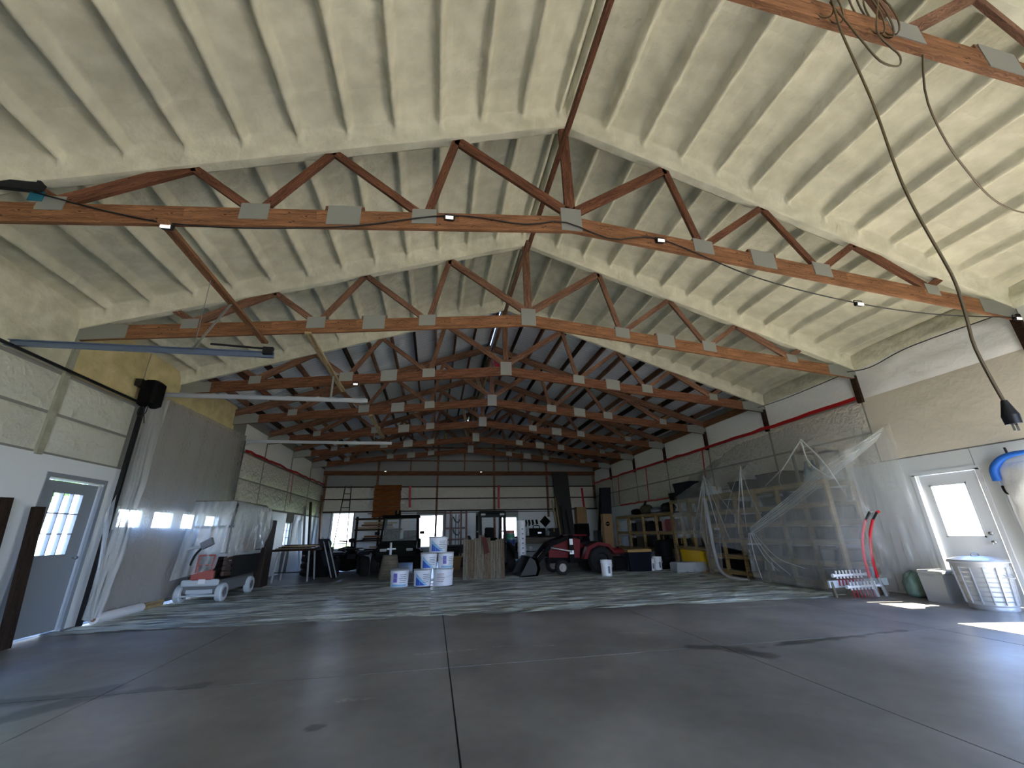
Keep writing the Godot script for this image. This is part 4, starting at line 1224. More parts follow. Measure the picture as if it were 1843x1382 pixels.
# ---------------------------------------------------------------- middle of the floor
func build_middle_things() -> void:
	var r := 0.205
	var h := 0.365
	pail(V(-0.74, 0.025, -10.95), 0.21, 0.375, 1, "printed white pail with purple block standing apart from the pyramid", 0.0)
	pail(V(-0.21, 0.025, -10.9), r, h, 0, "printed pail with blue wedge, bottom of the pyramid beside the lone pail")
	pail(V(0.27, 0.025, -10.85), 0.235, h, 2, "wide dusty pail with faded red print, bottom of the pyramid")
	pail(V(-0.08, 0.025 + h * 1.01, -10.88), r * 0.95, 0.35, 0, "blue-wedge pail in the second row of the pyramid")
	pail(V(0.32, 0.025 + h * 1.01, -10.86), r * 0.9, 0.35, 1, "purple-block pail in the second row of the pyramid", 0.25)
	pail(V(0.13, 0.025 + h * 1.01 + 0.355, -10.87), 0.225, 0.355, 0, "blue-wedge pail on top of the pyramid")
	# stump with vice
	var st := thing("stump_stand", "grey tapered wooden stump with a small steel post on top", "stump", V(-1.2, 0, -13.3))
	part("stump", B.new().lathe(Vector3.ZERO, [Vector2(0, 0), Vector2(0.3, 0), Vector2(0.27, 0.2), Vector2(0.22, 0.5), Vector2(0.21, 0.6), Vector2(0.19, 0.62), Vector2(0, 0.62)], 14), M.wood_grey, st)
	part("steel_post", B.new().rod(V(0, 0.6, 0), V(0, 0.95, 0), 0.035), M.galv, st)
	part("clamp", B.new().box(V(0.02, 0.78, 0), V(0.24, 0.04, 0.05)), M.galv, st)
	bucket(V(-0.75, 0, -12.6), 0.14, 0.2, "low galvanised tub behind the lone printed pail", "", M.galv)
	# weathered plank panel standing in front of the loader
	var pn := thing("plank_screen", "weathered grey plank panel with broken top standing before the loader", "panel", V(1.37, 0, -12.0))
	var pw := [0.14, 0.16, 0.13, 0.15, 0.17, 0.14, 0.13, 0.11]
	var ph := [1.0, 0.99, 1.02, 1.1, 1.03, 0.95, 0.98, 1.0]
	var x := -0.565
	for i in 8:
		part("plank", B.new().beam(V(x + pw[i] / 2, 0, 0.03 - 0.02 * (i % 2)), V(x + pw[i] / 2, ph[i], -0.03 - 0.02 * (i % 2)), 0.032, pw[i] - 0.006, Vector3.RIGHT), [M.wood_grey, M.wood_panel, M.wood_grey][i % 3], pn)
		x += pw[i]
	for y in [0.15, 0.85]:
		part("batten", B.new().box(V(0, y, -0.05), V(1.1, 0.09, 0.02)), M.wood_grey, pn)
	solo("red_rag", sheet(line3(V(1.28, 1.06, -11.93), V(1.42, 1.04, -11.93), 6), line3(V(1.4, 0.62, -11.95), V(1.52, 0.66, -11.95), 6), Vector3.BACK, 8, 0.03, 0.6, 0.01, 6.0), M.red_dull, "dull red rag draped over the plank panel", "rag")
	# skid-steer loader behind the panel
	var sk := thing("skid_loader", "dark green skid-steer loader with an open cab behind the plank panel", "loader", V(1.82, 0, -13.9))
	part("body", B.new().cbox(V(0, 0.55, -0.5), V(1.0, 0.62, 1.7), 0.05), M.green_dark, sk)
	part("front_panel", B.new().cbox(V(0, 0.78, 0.4), V(0.78, 0.36, 0.1), 0.03), M.green_dark, sk)
	for q in [[-0.56, 0.15], [0.56, 0.15], [-0.56, -0.95], [0.56, -0.95]]:
		wheel(sk, V(q[0], 0.33, q[1]), 0.33, 0.24, Vector3.RIGHT, M.rubber, M.grey)
	for e in [-1, 1]:
		part("cab_post", B.new().beam(V(e * 0.38, 0.9, 0.42), V(e * 0.39, 1.72, 0.3), 0.09, 0.09), M.green_dark, sk); part("cab_post", B.new().beam(V(e * 0.38, 0.9, -0.6), V(e * 0.39, 1.72, -0.55), 0.09, 0.09), M.green_dark, sk)
		part("side_rail", B.new().beam(V(e * 0.4, 1.2, 0.36), V(e * 0.4, 1.2, -0.55), 0.04, 0.05), M.green_dark, sk)
	part("cab_roof", B.new().cbox(V(0, 1.76, -0.12), V(0.88, 0.1, 1.0), 0.04), M.green_dark, sk)
	part("visor", B.new().box(V(0, 1.66, 0.34), V(0.72, 0.1, 0.03)), M.green_dark, sk)
	for e in [-1, 1]:
		part("work_light", B.new().cbox(V(e * 0.3, 1.7, 0.4), V(0.14, 0.06, 0.03), 0.008), M.grey_light, sk)
		part("lift_arm", B.new().beam(V(e * 0.62, 1.0, -1.2), V(e * 0.6, 0.5, 1.1), 0.1, 0.16), M.green_dark, sk)
		part("lever", B.new().rod(V(e * 0.22, 0.9, 0.25), V(e * 0.24, 1.15, 0.3), 0.015), M.black, sk)
	part("seat", B.new().cbox(V(0, 0.95, -0.25), V(0.45, 0.1, 0.4), 0.03), M.black, sk)
	part("seat_back", B.new().cbox(V(0, 1.14, -0.46), V(0.3, 0.36, 0.1), 0.03), M.black, sk)
	# stacks of buckets beside it
	var bm := [M.grey, M.grey_light, M.navy, M.blue, M.green, M.red_pail]
	var bl := ["grey bucket at the foot of the coloured bucket stack", "pale grey bucket second from the floor in the coloured stack", "navy bucket in the middle of the coloured stack", "blue bucket above the navy one in the coloured stack", "green bucket near the top of the coloured stack", "salmon bucket topping the coloured stack"]
	for i in 6:
		bucket(V(2.5, 0.2 * i, -14.2), 0.15 - 0.002 * i, 0.32 if i < 5 else 0.22, bl[i], "coloured buckets nested in a stack", bm[i])
	for i in 9:
		bucket(V(2.86, 0.145 * i, -14.15), 0.145 - 0.001 * i, 0.36, "white bucket %s from the floor in the tall white stack" % ORD[i], "white buckets nested in a tall stack")
	# utility vehicle
	var u := thing("utility_vehicle", "dark green side-by-side utility vehicle with roof and windscreen", "vehicle", V(-1.12, 0, -15.4))
	part("hood", B.new().prism(V(0, 0, 0), V(0, 0, 1), Vector3.UP, V(1.2, 0, 0), PackedVector2Array([Vector2(0.1, 0.45), Vector2(1.05, 0.45), Vector2(1.1, 0.62), Vector2(1.02, 0.8), Vector2(0.1, 0.98)])), M.green_dark, u)
	part("bumper", B.new().cbox(V(0, 0.45, 1.13), V(1.15, 0.16, 0.12), 0.04), M.black, u)
	part("tub", B.new().cbox(V(0, 0.5, -0.5), V(1.25, 0.4, 1.3), 0.04), M.green_dark, u)
	part("cargo_box", B.new().cbox(V(0, 0.85, -1.3), V(1.35, 0.34, 0.9), 0.03), M.green_dark, u)
	for e in [-1, 1]:
		part("fender", B.new().cbox(V(e * 0.6, 0.66, 0.72), V(0.3, 0.16, 0.72), 0.06), M.black, u)
		part("pillar", B.new().beam(V(e * 0.6, 0.95, 0.2), V(e * 0.55, 1.72, -0.15), 0.06, 0.06), M.black, u)
		part("pillar", B.new().beam(V(e * 0.6, 0.8, -0.85), V(e * 0.56, 1.72, -0.8), 0.06, 0.06), M.black, u)
		part("headlamp", B.new().cbox(V(e * 0.4, 0.72, 1.08), V(0.2, 0.08, 0.05), 0.015), M.grey_light, u)
		part("mirror", B.new().cbox(V(e * 0.74, 1.22, 0.05), V(0.16, 0.1, 0.05), 0.02), M.black, u)
		part("seat", B.new().cbox(V(e * 0.3, 0.8, -0.45), V(0.5, 0.14, 0.45), 0.03), M.black, u)
		part("seat_back", B.new().cbox(V(e * 0.3, 1.05, -0.7), V(0.46, 0.5, 0.1), 0.03), M.black, u)
	for q in [[-0.64, 0.72], [0.64, 0.72], [-0.64, -1.2], [0.64, -1.2]]:
		wheel(u, V(q[0], 0.31, q[1]), 0.31, 0.24, Vector3.RIGHT, M.rubber, M.steel_dark)
	part("roof", B.new().cbox(V(0, 1.76, -0.48), V(1.3, 0.1, 0.9), 0.04), M.black, u)
	part("windscreen", B.new().obox(V(0, 1.33, 0.02), V(0.55, 0, 0), V(0, 0.36, -0.16), V(0, 0, 0.004)), M.glass, u)
	part("steering_wheel", B.new().tube(smooth([V(-0.3, 1.22, -0.12), V(-0.13, 1.12, -0.08), V(-0.3, 1.0, -0.03), V(-0.47, 1.12, -0.08), V(-0.3, 1.22, -0.12)], 16), 0.015, 6), M.black, u)
	# quad bike in the dark heap
	var q4 := thing("quad_bike", "black quad bike parked between the work table and utility vehicle", "quad bike", V(-2.55, 0, -14.6), "", 0.25)
	part("body", B.new().cbox(V(0, 0.58, 0), V(0.4, 0.3, 1.2), 0.08), M.black, q4)
	part("seat", B.new().cbox(V(0, 0.78, -0.25), V(0.3, 0.12, 0.7), 0.05), M.black, q4)
	for e in [-1, 1]:
		part("fender", B.new().cbox(V(e * 0.36, 0.66, 0.48), V(0.36, 0.1, 0.5), 0.04), M.navy, q4)
		part("fender", B.new().cbox(V(e * 0.36, 0.66, -0.5), V(0.36, 0.1, 0.5), 0.04), M.navy, q4)
		part("grip", B.new().rod(V(e * 0.12, 1.0, 0.3), V(e * 0.36, 1.03, 0.22), 0.02), M.black, q4)
	part("steering_column", B.new().rod(V(0, 0.7, 0.42), V(0, 1.0, 0.3), 0.03), M.black, q4)
	part("instrument_pod", B.new().cbox(V(0, 1.03, 0.32), V(0.2, 0.12, 0.12), 0.03), M.black, q4)
	var rk := B.new()
	for k in 5: rk.rod(V(-0.3 + 0.15 * k, 0.8, 0.3), V(-0.3 + 0.15 * k, 0.8, 0.72), 0.012)
	rk.rod(V(-0.32, 0.8, 0.72), V(0.32, 0.8, 0.72), 0.014); rk.rod(V(-0.32, 0.8, 0.3), V(0.32, 0.8, 0.3), 0.014)
	part("rack", rk, M.steel_dark, q4)
	for q in [[-0.42, 0.5], [0.42, 0.5], [-0.42, -0.5], [0.42, -0.5]]:
		wheel(q4, V(q[0], 0.28, q[1]), 0.28, 0.24, Vector3.RIGHT, M.rubber, M.grey_dark)
	# folded chair frame and green helmet in the same heap
	var ch := thing("folding_chair", "folded chair with grey tubes leaning in the dark heap", "chair", V(-3.12, 0, -13.75))
	for e in [0.0, 0.14]:
		part("tube_frame", B.new().rod(V(0.3 + e, 0.05, 0.1), V(-0.1 + e, 1.15, -0.05), 0.018), M.grey_light, ch)
	part("seat", B.new().obox(V(0.12, 0.55, 0.0), V(0.15, 0.0, 0.0), V(-0.07, 0.2, 0), V(0, 0, 0.012)), M.navy, ch)
	part("backrest", B.new().obox(V(-0.02, 0.98, -0.03), V(0.15, 0, 0), V(-0.04, 0.12, 0), V(0, 0, 0.012)), M.navy, ch)
	var wbx := tote(V(-3.35, 0, -14.75), V(0.45, 0.85, 0.45), M.black, M.black, "tall black bin behind the folded chair")
	solo("helmet", B.new().lathe(V(-3.3, 0.85, -14.7), [Vector2(0, 0), Vector2(0.15, 0.0), Vector2(0.17, 0.08), Vector2(0.15, 0.17), Vector2(0.09, 0.23), Vector2(0, 0.25)], 16), M.green, "green helmet resting on the tall black bin", "helmet")
	solo("tarp_heap", cushion_bag(V(-2.95, 0, -16.5), V(1.0, 0.8, 0.9), 5), M.black, "black tarp heap on the floor behind the quad bike", "heap")
	for i in 4:
		var ty := thing("tyre", "black tyre %s from the floor in the stack by the work table" % ORD[i], "tyre", V(-3.75, 0.2 * i, -15.3), "stacked black tyres")
		part("casing", B.new().lathe(Vector3.ZERO, [Vector2(0.2, 0.02), Vector2(0.28, 0.0), Vector2(0.36, 0.04), Vector2(0.37, 0.1), Vector2(0.36, 0.16), Vector2(0.28, 0.2), Vector2(0.2, 0.18), Vector2(0.2, 0.02)], 24), M.rubber, ty)
		for k in 12:
			var a := TAU * k / 12.0
			part("tread_block", B.new().box(V(sin(a) * 0.368, 0.1, cos(a) * 0.368), V(0.05, 0.1, 0.02), a), M.rubber, ty)
	tractor()
	bucket(V(4.6, 0, -11.4), 0.155, 0.4, "white bucket standing alone in front of the red tractor")

func tractor() -> void:
	var t := thing("garden_tractor", "red compact tractor with black front loader bucket", "tractor", V(4.0, 0, -12.6))
	# faces -x
	part("hood", B.new().prism(V(0, 0, 0), Vector3.RIGHT, Vector3.UP, V(0, 0, 0.5), PackedVector2Array([Vector2(-0.72, 0.45), Vector2(0.2, 0.42), Vector2(0.25, 0.92), Vector2(-0.1, 0.98), Vector2(-0.55, 0.86), Vector2(-0.72, 0.74)])), M.red, t)
	part("grille", B.new().box(V(-0.73, 0.6, 0), V(0.03, 0.28, 0.4)), M.black, t)
	part("dash", B.new().cbox(V(0.28, 0.98, 0), V(0.16, 0.18, 0.4), 0.03), M.black, t)
	part("frame_rail", B.new().cbox(V(0.1, 0.36, 0), V(1.7, 0.14, 0.3), 0.02), M.black, t)
	for e in [-1, 1]:
		part("rear_fender", B.new().prism(V(0.72, 0, e * 0.42), Vector3.RIGHT, Vector3.UP, V(0, 0, 0.3), PackedVector2Array([Vector2(-0.5, 0.4), Vector2(-0.36, 0.72), Vector2(-0.05, 0.84), Vector2(0.3, 0.78), Vector2(0.46, 0.55), Vector2(0.4, 0.55), Vector2(0.25, 0.7), Vector2(-0.05, 0.76), Vector2(-0.3, 0.64), Vector2(-0.4, 0.4)])), M.red, t)
		part("loader_post", B.new().box(V(-0.08, 0.68, e * 0.36), V(0.14, 0.75, 0.08)), M.black, t)
		part("loader_arm", B.new().beam(V(-0.08, 1.0, e * 0.36), V(-0.62, 0.82, e * 0.36), 0.08, 0.11), M.black, t)
		part("loader_arm", B.new().beam(V(-0.62, 0.84, e * 0.36), V(-1.15, 0.3, e * 0.36), 0.08, 0.11), M.black, t)
		part("hydraulic_ram", B.new().rod(V(-0.08, 0.6, e * 0.42), V(-0.7, 0.72, e * 0.42), 0.028), M.chrome, t)
		part("warning_label", B.new().box(V(-0.08, 0.86, e * 0.402), V(0.1, 0.16, 0.004)), M.white, t)
		part("warning_label", B.new().box(V(-0.08, 0.58, e * 0.402), V(0.12, 0.1, 0.004)), M.white, t)
	part("bucket", B.new().prism(V(-1.35, 0, 0), Vector3.RIGHT, Vector3.UP, V(0, 0, 1.2), PackedVector2Array([Vector2(-0.3, 0.01), Vector2(0.2, 0.01), Vector2(0.28, 0.2), Vector2(0.2, 0.48), Vector2(0.0, 0.5), Vector2(0.14, 0.4), Vector2(0.2, 0.2), Vector2(0.14, 0.05), Vector2(-0.3, 0.03)])), M.bucket_metal, t)
	for e in [-1, 1]:
		part("bucket_side", B.new().prism(V(-1.35, 0, e * 0.59), Vector3.RIGHT, Vector3.UP, V(0, 0, 0.02), PackedVector2Array([Vector2(-0.3, 0.01), Vector2(0.2, 0.01), Vector2(0.28, 0.2), Vector2(0.2, 0.48), Vector2(0.0, 0.5)])), M.bucket_metal, t)
	for e in [-1, 1]:
		wheel(t, V(-0.42, 0.2, e * 0.5), 0.2, 0.18, Vector3.BACK, M.rubber, M.rim_pale)
		wheel(t, V(0.72, 0.36, e * 0.52), 0.36, 0.26, Vector3.BACK, M.rubber, M.grey_dark)
	part("seat", B.new().cbox(V(0.68, 0.8, 0), V(0.42, 0.1, 0.42), 0.03), M.black, t)
	part("seat_back", B.new().cbox(V(0.88, 0.98, 0), V(0.1, 0.36, 0.42), 0.03), M.black, t)
	part("steering_wheel", B.new().lathe(V(0.34, 1.1, 0), [Vector2(0.15, 0), Vector2(0.17, 0.0), Vector2(0.17, 0.02), Vector2(0.15, 0.02), Vector2(0.15, 0)], 18, V(0.4, 1, 0).normalized()), M.black, t)
	part("canopy_panel", B.new().cbox(V(0.14, 1.03, 0.1), V(0.62, 0.05, 0.45), 0.02), M.red, t)
	part("headlamp", B.new().lathe(V(-0.66, 0.68, 0.26), [Vector2(0, 0), Vector2(0.03, 0.0), Vector2(0.03, 0.02), Vector2(0, 0.03)], 10, Vector3.BACK), M.chrome, t)

# ---------------------------------------------------------------- against the gable end
func build_back_things() -> void:
	# ladder
	var ld := thing("ladder", "tall dark ladder leaning on the gable wall across the window", "ladder", V(-3.95, 0, ZB))
	for e in [0, 1]:
		part("rail", B.new().beam(V([-0.3, 0.3][e], 0, 0.75), V([-0.13, 0.13][e], 3.35, 0.16), 0.03, 0.07, Vector3.BACK), M.steel_dark, ld)
	for k in 10:
		var w: float = (k + 0.8) / 11.0
		part("rung", B.new().rod(V(lerpf(-0.3, -0.13, w), 3.35 * w, lerpf(0.75, 0.16, w)), V(lerpf(0.3, 0.13, w), 3.35 * w, lerpf(0.75, 0.16, w)), 0.016), M.steel_dark, ld)
	# lumber rack with orange planks stacked upright and stock on its arms
	var lr := thing("lumber_rack", "dark timber rack holding boards between ladder and utility vehicle", "rack", V(-2.4, 0, -20.2))
	for xx in [-0.95, 0.0, 0.9]:
		part("upright", B.new().box(V(xx, 0.98, 0), V(0.09, 1.96, 0.09)), M.wood_dark, lr)
	for y in [0.5, 0.95, 1.4, 1.86]:
		part("shelf", B.new().box(V(0, y, 0), V(2.0, 0.06, 0.5)), M.wood_dark, lr)
	for k in 6:
		solo("plank", B.new().box(V(-2.15 + 0.02 * (k % 2), 2.03 + 0.24 * k, -20.25), V(1.2, 0.225, 0.12)), M.cedar, "orange plank on the timber rack, %s from the bottom of its stack" % ORD[k], "plank", "orange planks on the timber rack")
	var k2 := 0
	for q in [[-2.9, 1.44, 1.5, 0], [-2.85, 1.54, 1.3, 1], [-2.7, 1.64, 1.4, 0], [-2.7, 0.99, 1.4, 2], [-2.6, 1.08, 1.5, 1], [-2.6, 0.55, 1.4, 2], [-2.5, 0.65, 1.2, 0]]:
		solo("stock_board", B.new().box(V(q[0] + 0.4, q[1] + 0.04, -20.0 + 0.05 * (k2 % 3)), V(q[2], 0.07, 0.2)), [M.wood_pale, M.wood_orange, M.wood_dark][q[3]], "short board stored flat in the timber rack, %s counted down from the planks" % ORD[k2], "board", "boards in the timber rack")
		k2 += 1
	carton(V(-1.6, 1.9, -20.07), V(0.25, 0.3, 0.2), M.black, "small black box at the end of the timber rack")
	# lift mast with crossbars in front of the bright window
	var ms := thing("lift_mast", "steel lift mast with crossbars standing beside the bright window", "mast", V(0.82, 0, -16.6))
	for e in [-0.4, -0.2, 0.2, 0.4]:
		part("upright", B.new().box(V(e, 0.98, 0), V(0.07, 1.96, 0.1)), M.mast, ms)
	for y in [0.5, 0.95, 1.35, 1.9]:
		part("crossbar", B.new().box(V(0, y, 0.06), V(0.86, 0.06, 0.04)), M.mast, ms)
	for e in [-0.14, 0.0, 0.12]:
		part("chain", B.new().rod(V(e, 0.5, 0.02), V(e, 1.85, 0.02), 0.014, 6), M.steel_dark, ms)
	part("carriage", B.new().box(V(0, 0.62, 0.1), V(0.8, 0.3, 0.05)), M.steel_dark, ms)
	part("base", B.new().cbox(V(0, 0.16, -0.2), V(0.95, 0.32, 0.7), 0.03), M.steel_dark, ms)
	for y in [1.15, 1.6]:
		part("hook", B.new().tube(smooth([V(-0.1, y + 0.16, 0.07), V(-0.02, y, 0.1), V(0.1, y - 0.04, 0.1), V(0.14, y + 0.06, 0.09)], 10), 0.02, 6), M.steel_dark, ms)
	# engine block heap beneath the mast
	tote(V(0.62, 0, -15.5), V(0.7, 0.42, 0.5), M.cardboard, M.tan, "tan crate on the floor before the lift mast")
	tote(V(0.62, 0.44, -15.5), V(0.6, 0.3, 0.45), M.grey_dark, M.black, "dark tote stacked on the tan crate")
	# workbench with toolbox
	var wb := thing("workbench", "dark workbench with pale drawer front under the wall tools", "workbench", V(4.5, 0, -19.2))
	part("worktop", B.new().box(V(0, 0.95, 0), V(2.6, 0.07, 0.75)), M.wood_black, wb)
	part("drawer", B.new().box(V(0.1, 0.78, 0.3), V(1.5, 0.22, 0.04)), M.wood_grey, wb)
	for q in [[-1.2, 0.3], [-0.6, 0.3], [1.2, 0.3], [-1.2, -0.3], [1.2, -0.3]]:
		part("leg", B.new().box(V(q[0], 0.46, q[1]), V(0.1, 0.92, 0.1)), M.wood_grey, wb)
	part("shelf", B.new().box(V(0, 0.35, 0), V(2.5, 0.04, 0.65)), M.wood_grey, wb)
	var tb := thing("toolbox", "black toolbox with grab handle on the workbench", "toolbox", V(4.55, 0.985, -19.1))
	part("body", B.new().cbox(V(0, 0.16, 0), V(0.75, 0.32, 0.35), 0.02), M.black, tb)
	part("latch", B.new().box(V(0.1, 0.12, 0.18), V(0.16, 0.07, 0.01)), M.chrome, tb)
	part("handle", B.new().tube(smooth([V(-0.15, 0.32, 0), V(-0.13, 0.42, 0), V(0.13, 0.42, 0), V(0.15, 0.32, 0)], 10), 0.02, 6), M.black, tb)
	carton(V(5.35, 0.985, -19.2), V(0.45, 0.3, 0.35), M.grey_dark, "dark grey box on the workbench past the toolbox")
	bucket(V(5.05, 0.985, -18.95), 0.09, 0.2, "small grey tin between toolbox and dark box", "", M.grey)
	carton(V(3.75, 0.985, -19.0), V(0.22, 0.2, 0.2), M.white, "small white box at the bench end")
	carton(V(3.5, 0.375, -19.1), V(0.5, 0.35, 0.4), M.black, "black crate under the workbench")
	for q in [[3.95, 0.72], [4.2, 0.74]]:
		solo("jar", B.new().lathe(V(q[0], 0.375, -18.85), [Vector2(0, 0), Vector2(0.07, 0), Vector2(0.08, 0.03), Vector2(0.08, 0.13), Vector2(0.06, 0.17), Vector2(0, 0.18)], 14), M.white, "pale jar on the lower workbench shelf, " + ("next to the black crate" if q[0] < 4 else "away from the black crate"), "jar", "pale jars under the workbench")
	# tools hung on the wall
	var tools := ["hand saw hung first on the liner wall over the bench", "dark wrench hung beside the hand saw", "bunch of straps hung over the bench", "dark pliers hung over the bench", "dark clamp hung nearest the diamond sign"]
	var tx := [4.25, 4.42, 4.58, 4.75, 4.95]
	for i in 5:
		var tt := thing("hand_tool", tools[i], "tool", V(tx[i], 1.62, ZB + 0.05), "tools hung on the liner wall")
		part("handle", B.new().obox(V(0, 0, 0), V(0.05, 0.012, 0), V(-0.02, 0.09, 0), V(0, 0, 0.015)), M.black, tt)
		part("blade", B.new().prism(V(0, -0.09, 0), Vector3.RIGHT, Vector3.UP, V(0, 0, 0.012), PackedVector2Array([Vector2(-0.02, 0.05), Vector2(0.05 + 0.01 * i, 0.0), Vector2(0.02, -0.16 + 0.03 * i), Vector2(-0.03, -0.2 + 0.04 * i), Vector2(-0.05, -0.05)])), M.steel_dark, tt)
	solo("diamond_sign", B.new().obox(V(5.38, 1.62, ZB + 0.04), V(0.19, 0.19, 0) * 0.72, V(-0.19, 0.19, 0) * 0.72, V(0, 0, 0.006)), M.black, "black diamond-shaped sign on the liner wall", "sign")
	# tall panels and lengths leaning at the corner
	solo("leaning_sheet", B.new().obox(V(6.2, 1.98, -20.08), V(0.4, 0, 0), V(-0.01, 1.98, -0.3), V(0, 0, 0.02)), M.charcoal, "tall charcoal panel leaning on the gable wall", "panel")
	var nm := ["grey metal length leaning on the charcoal panel", "second grey metal length leaning on the charcoal panel", "pale yellow length leaning beside the charcoal panel", "narrow pale batten leaning beside the yellow length"]
	var pq := [[6.05, 6.0, 2.3, 0], [6.4, 6.25, 2.1, 0], [5.8, 5.65, 2.6, 1], [5.9, 5.82, 2.7, 2]]
	for i in 4:
		solo("leaning_length", B.new().beam(V(pq[i][0], 0, -19.55), V(pq[i][1], pq[i][2], -19.95 - (0.25 if i > 1 else 0.0)), 0.05, 0.07, Vector3.BACK), [M.grey_dark, M.wood_pale, M.tan][pq[i][3]], nm[i], "timber")
	carton(V(7.1, 1.5, -20.3), V(0.5, 0.75, 0.4), M.cardboard, "brown cardboard box high in the corner by the charcoal panel")
	var lk := thing("locker", "black steel locker in the corner carrying a cardboard box", "locker", V(7.1, 0, -20.3))
	part("body", B.new().cbox(V(0, 0.74, 0), V(0.6, 1.48, 0.5), 0.01), M.black, lk)
	part("door", B.new().box(V(0, 0.75, 0.26), V(0.54, 1.35, 0.02)), M.black, lk)
	part("handle", B.new().rod(V(0.24, 0.75, 0.31), V(0.24, 0.9, 0.31), 0.01), M.galv, lk)
	var tn := ["dark timber standing in the corner by the red tape end", "brown timber standing in the corner by the red tape end", "grey timber standing in the corner past the locker"]
	for i in 3:
		solo("standing_length", B.new().beam(V(7.45 + 0.12 * i, 0, -19.3 + 0.25 * i), V(7.9, 3.0 - 0.35 * i, -19.4 + 0.3 * i), 0.1, 0.12, Vector3.BACK), [M.wood_black, M.wood_dark, M.wood_grey][i], tn[i], "timber")
	# work lamps on the header
	work_lamp(V(-2.35, 4.02, ZB + 0.18), "small flood lamp on the header over the orange planks")
	work_lamp(V(2.2, 4.0, ZB + 0.18), "small flood lamp on the header over the loader")

# ---------------------------------------------------------------- along the liner wall
func shelving(label: String, za: float, zb: float, posts: Array, levels: Array, top: float, m: Material) -> Node3D:
	var t := thing("shelving_unit", label, "shelving", V(7.75, 0, (za + zb) / 2))
	var zc := (za + zb) / 2
	for z in posts:
		for x in [-0.3, 0.3]:
			part("upright", B.new().box(V(x, top / 2, z - zc), V(0.09, top, 0.045)), m, t)
	for y in levels:
		part("shelf_rail", B.new().box(V(-0.3, y - 0.03, 0), V(0.045, 0.09, za - zb)), m, t)
		part("shelf_rail", B.new().box(V(0.3, y - 0.03, 0), V(0.045, 0.09, za - zb)), m, t)
		part("shelf_board", B.new().box(V(0, y + 0.02, 0), V(0.66, 0.015, za - zb)), M.wood_grey, t)
	return t

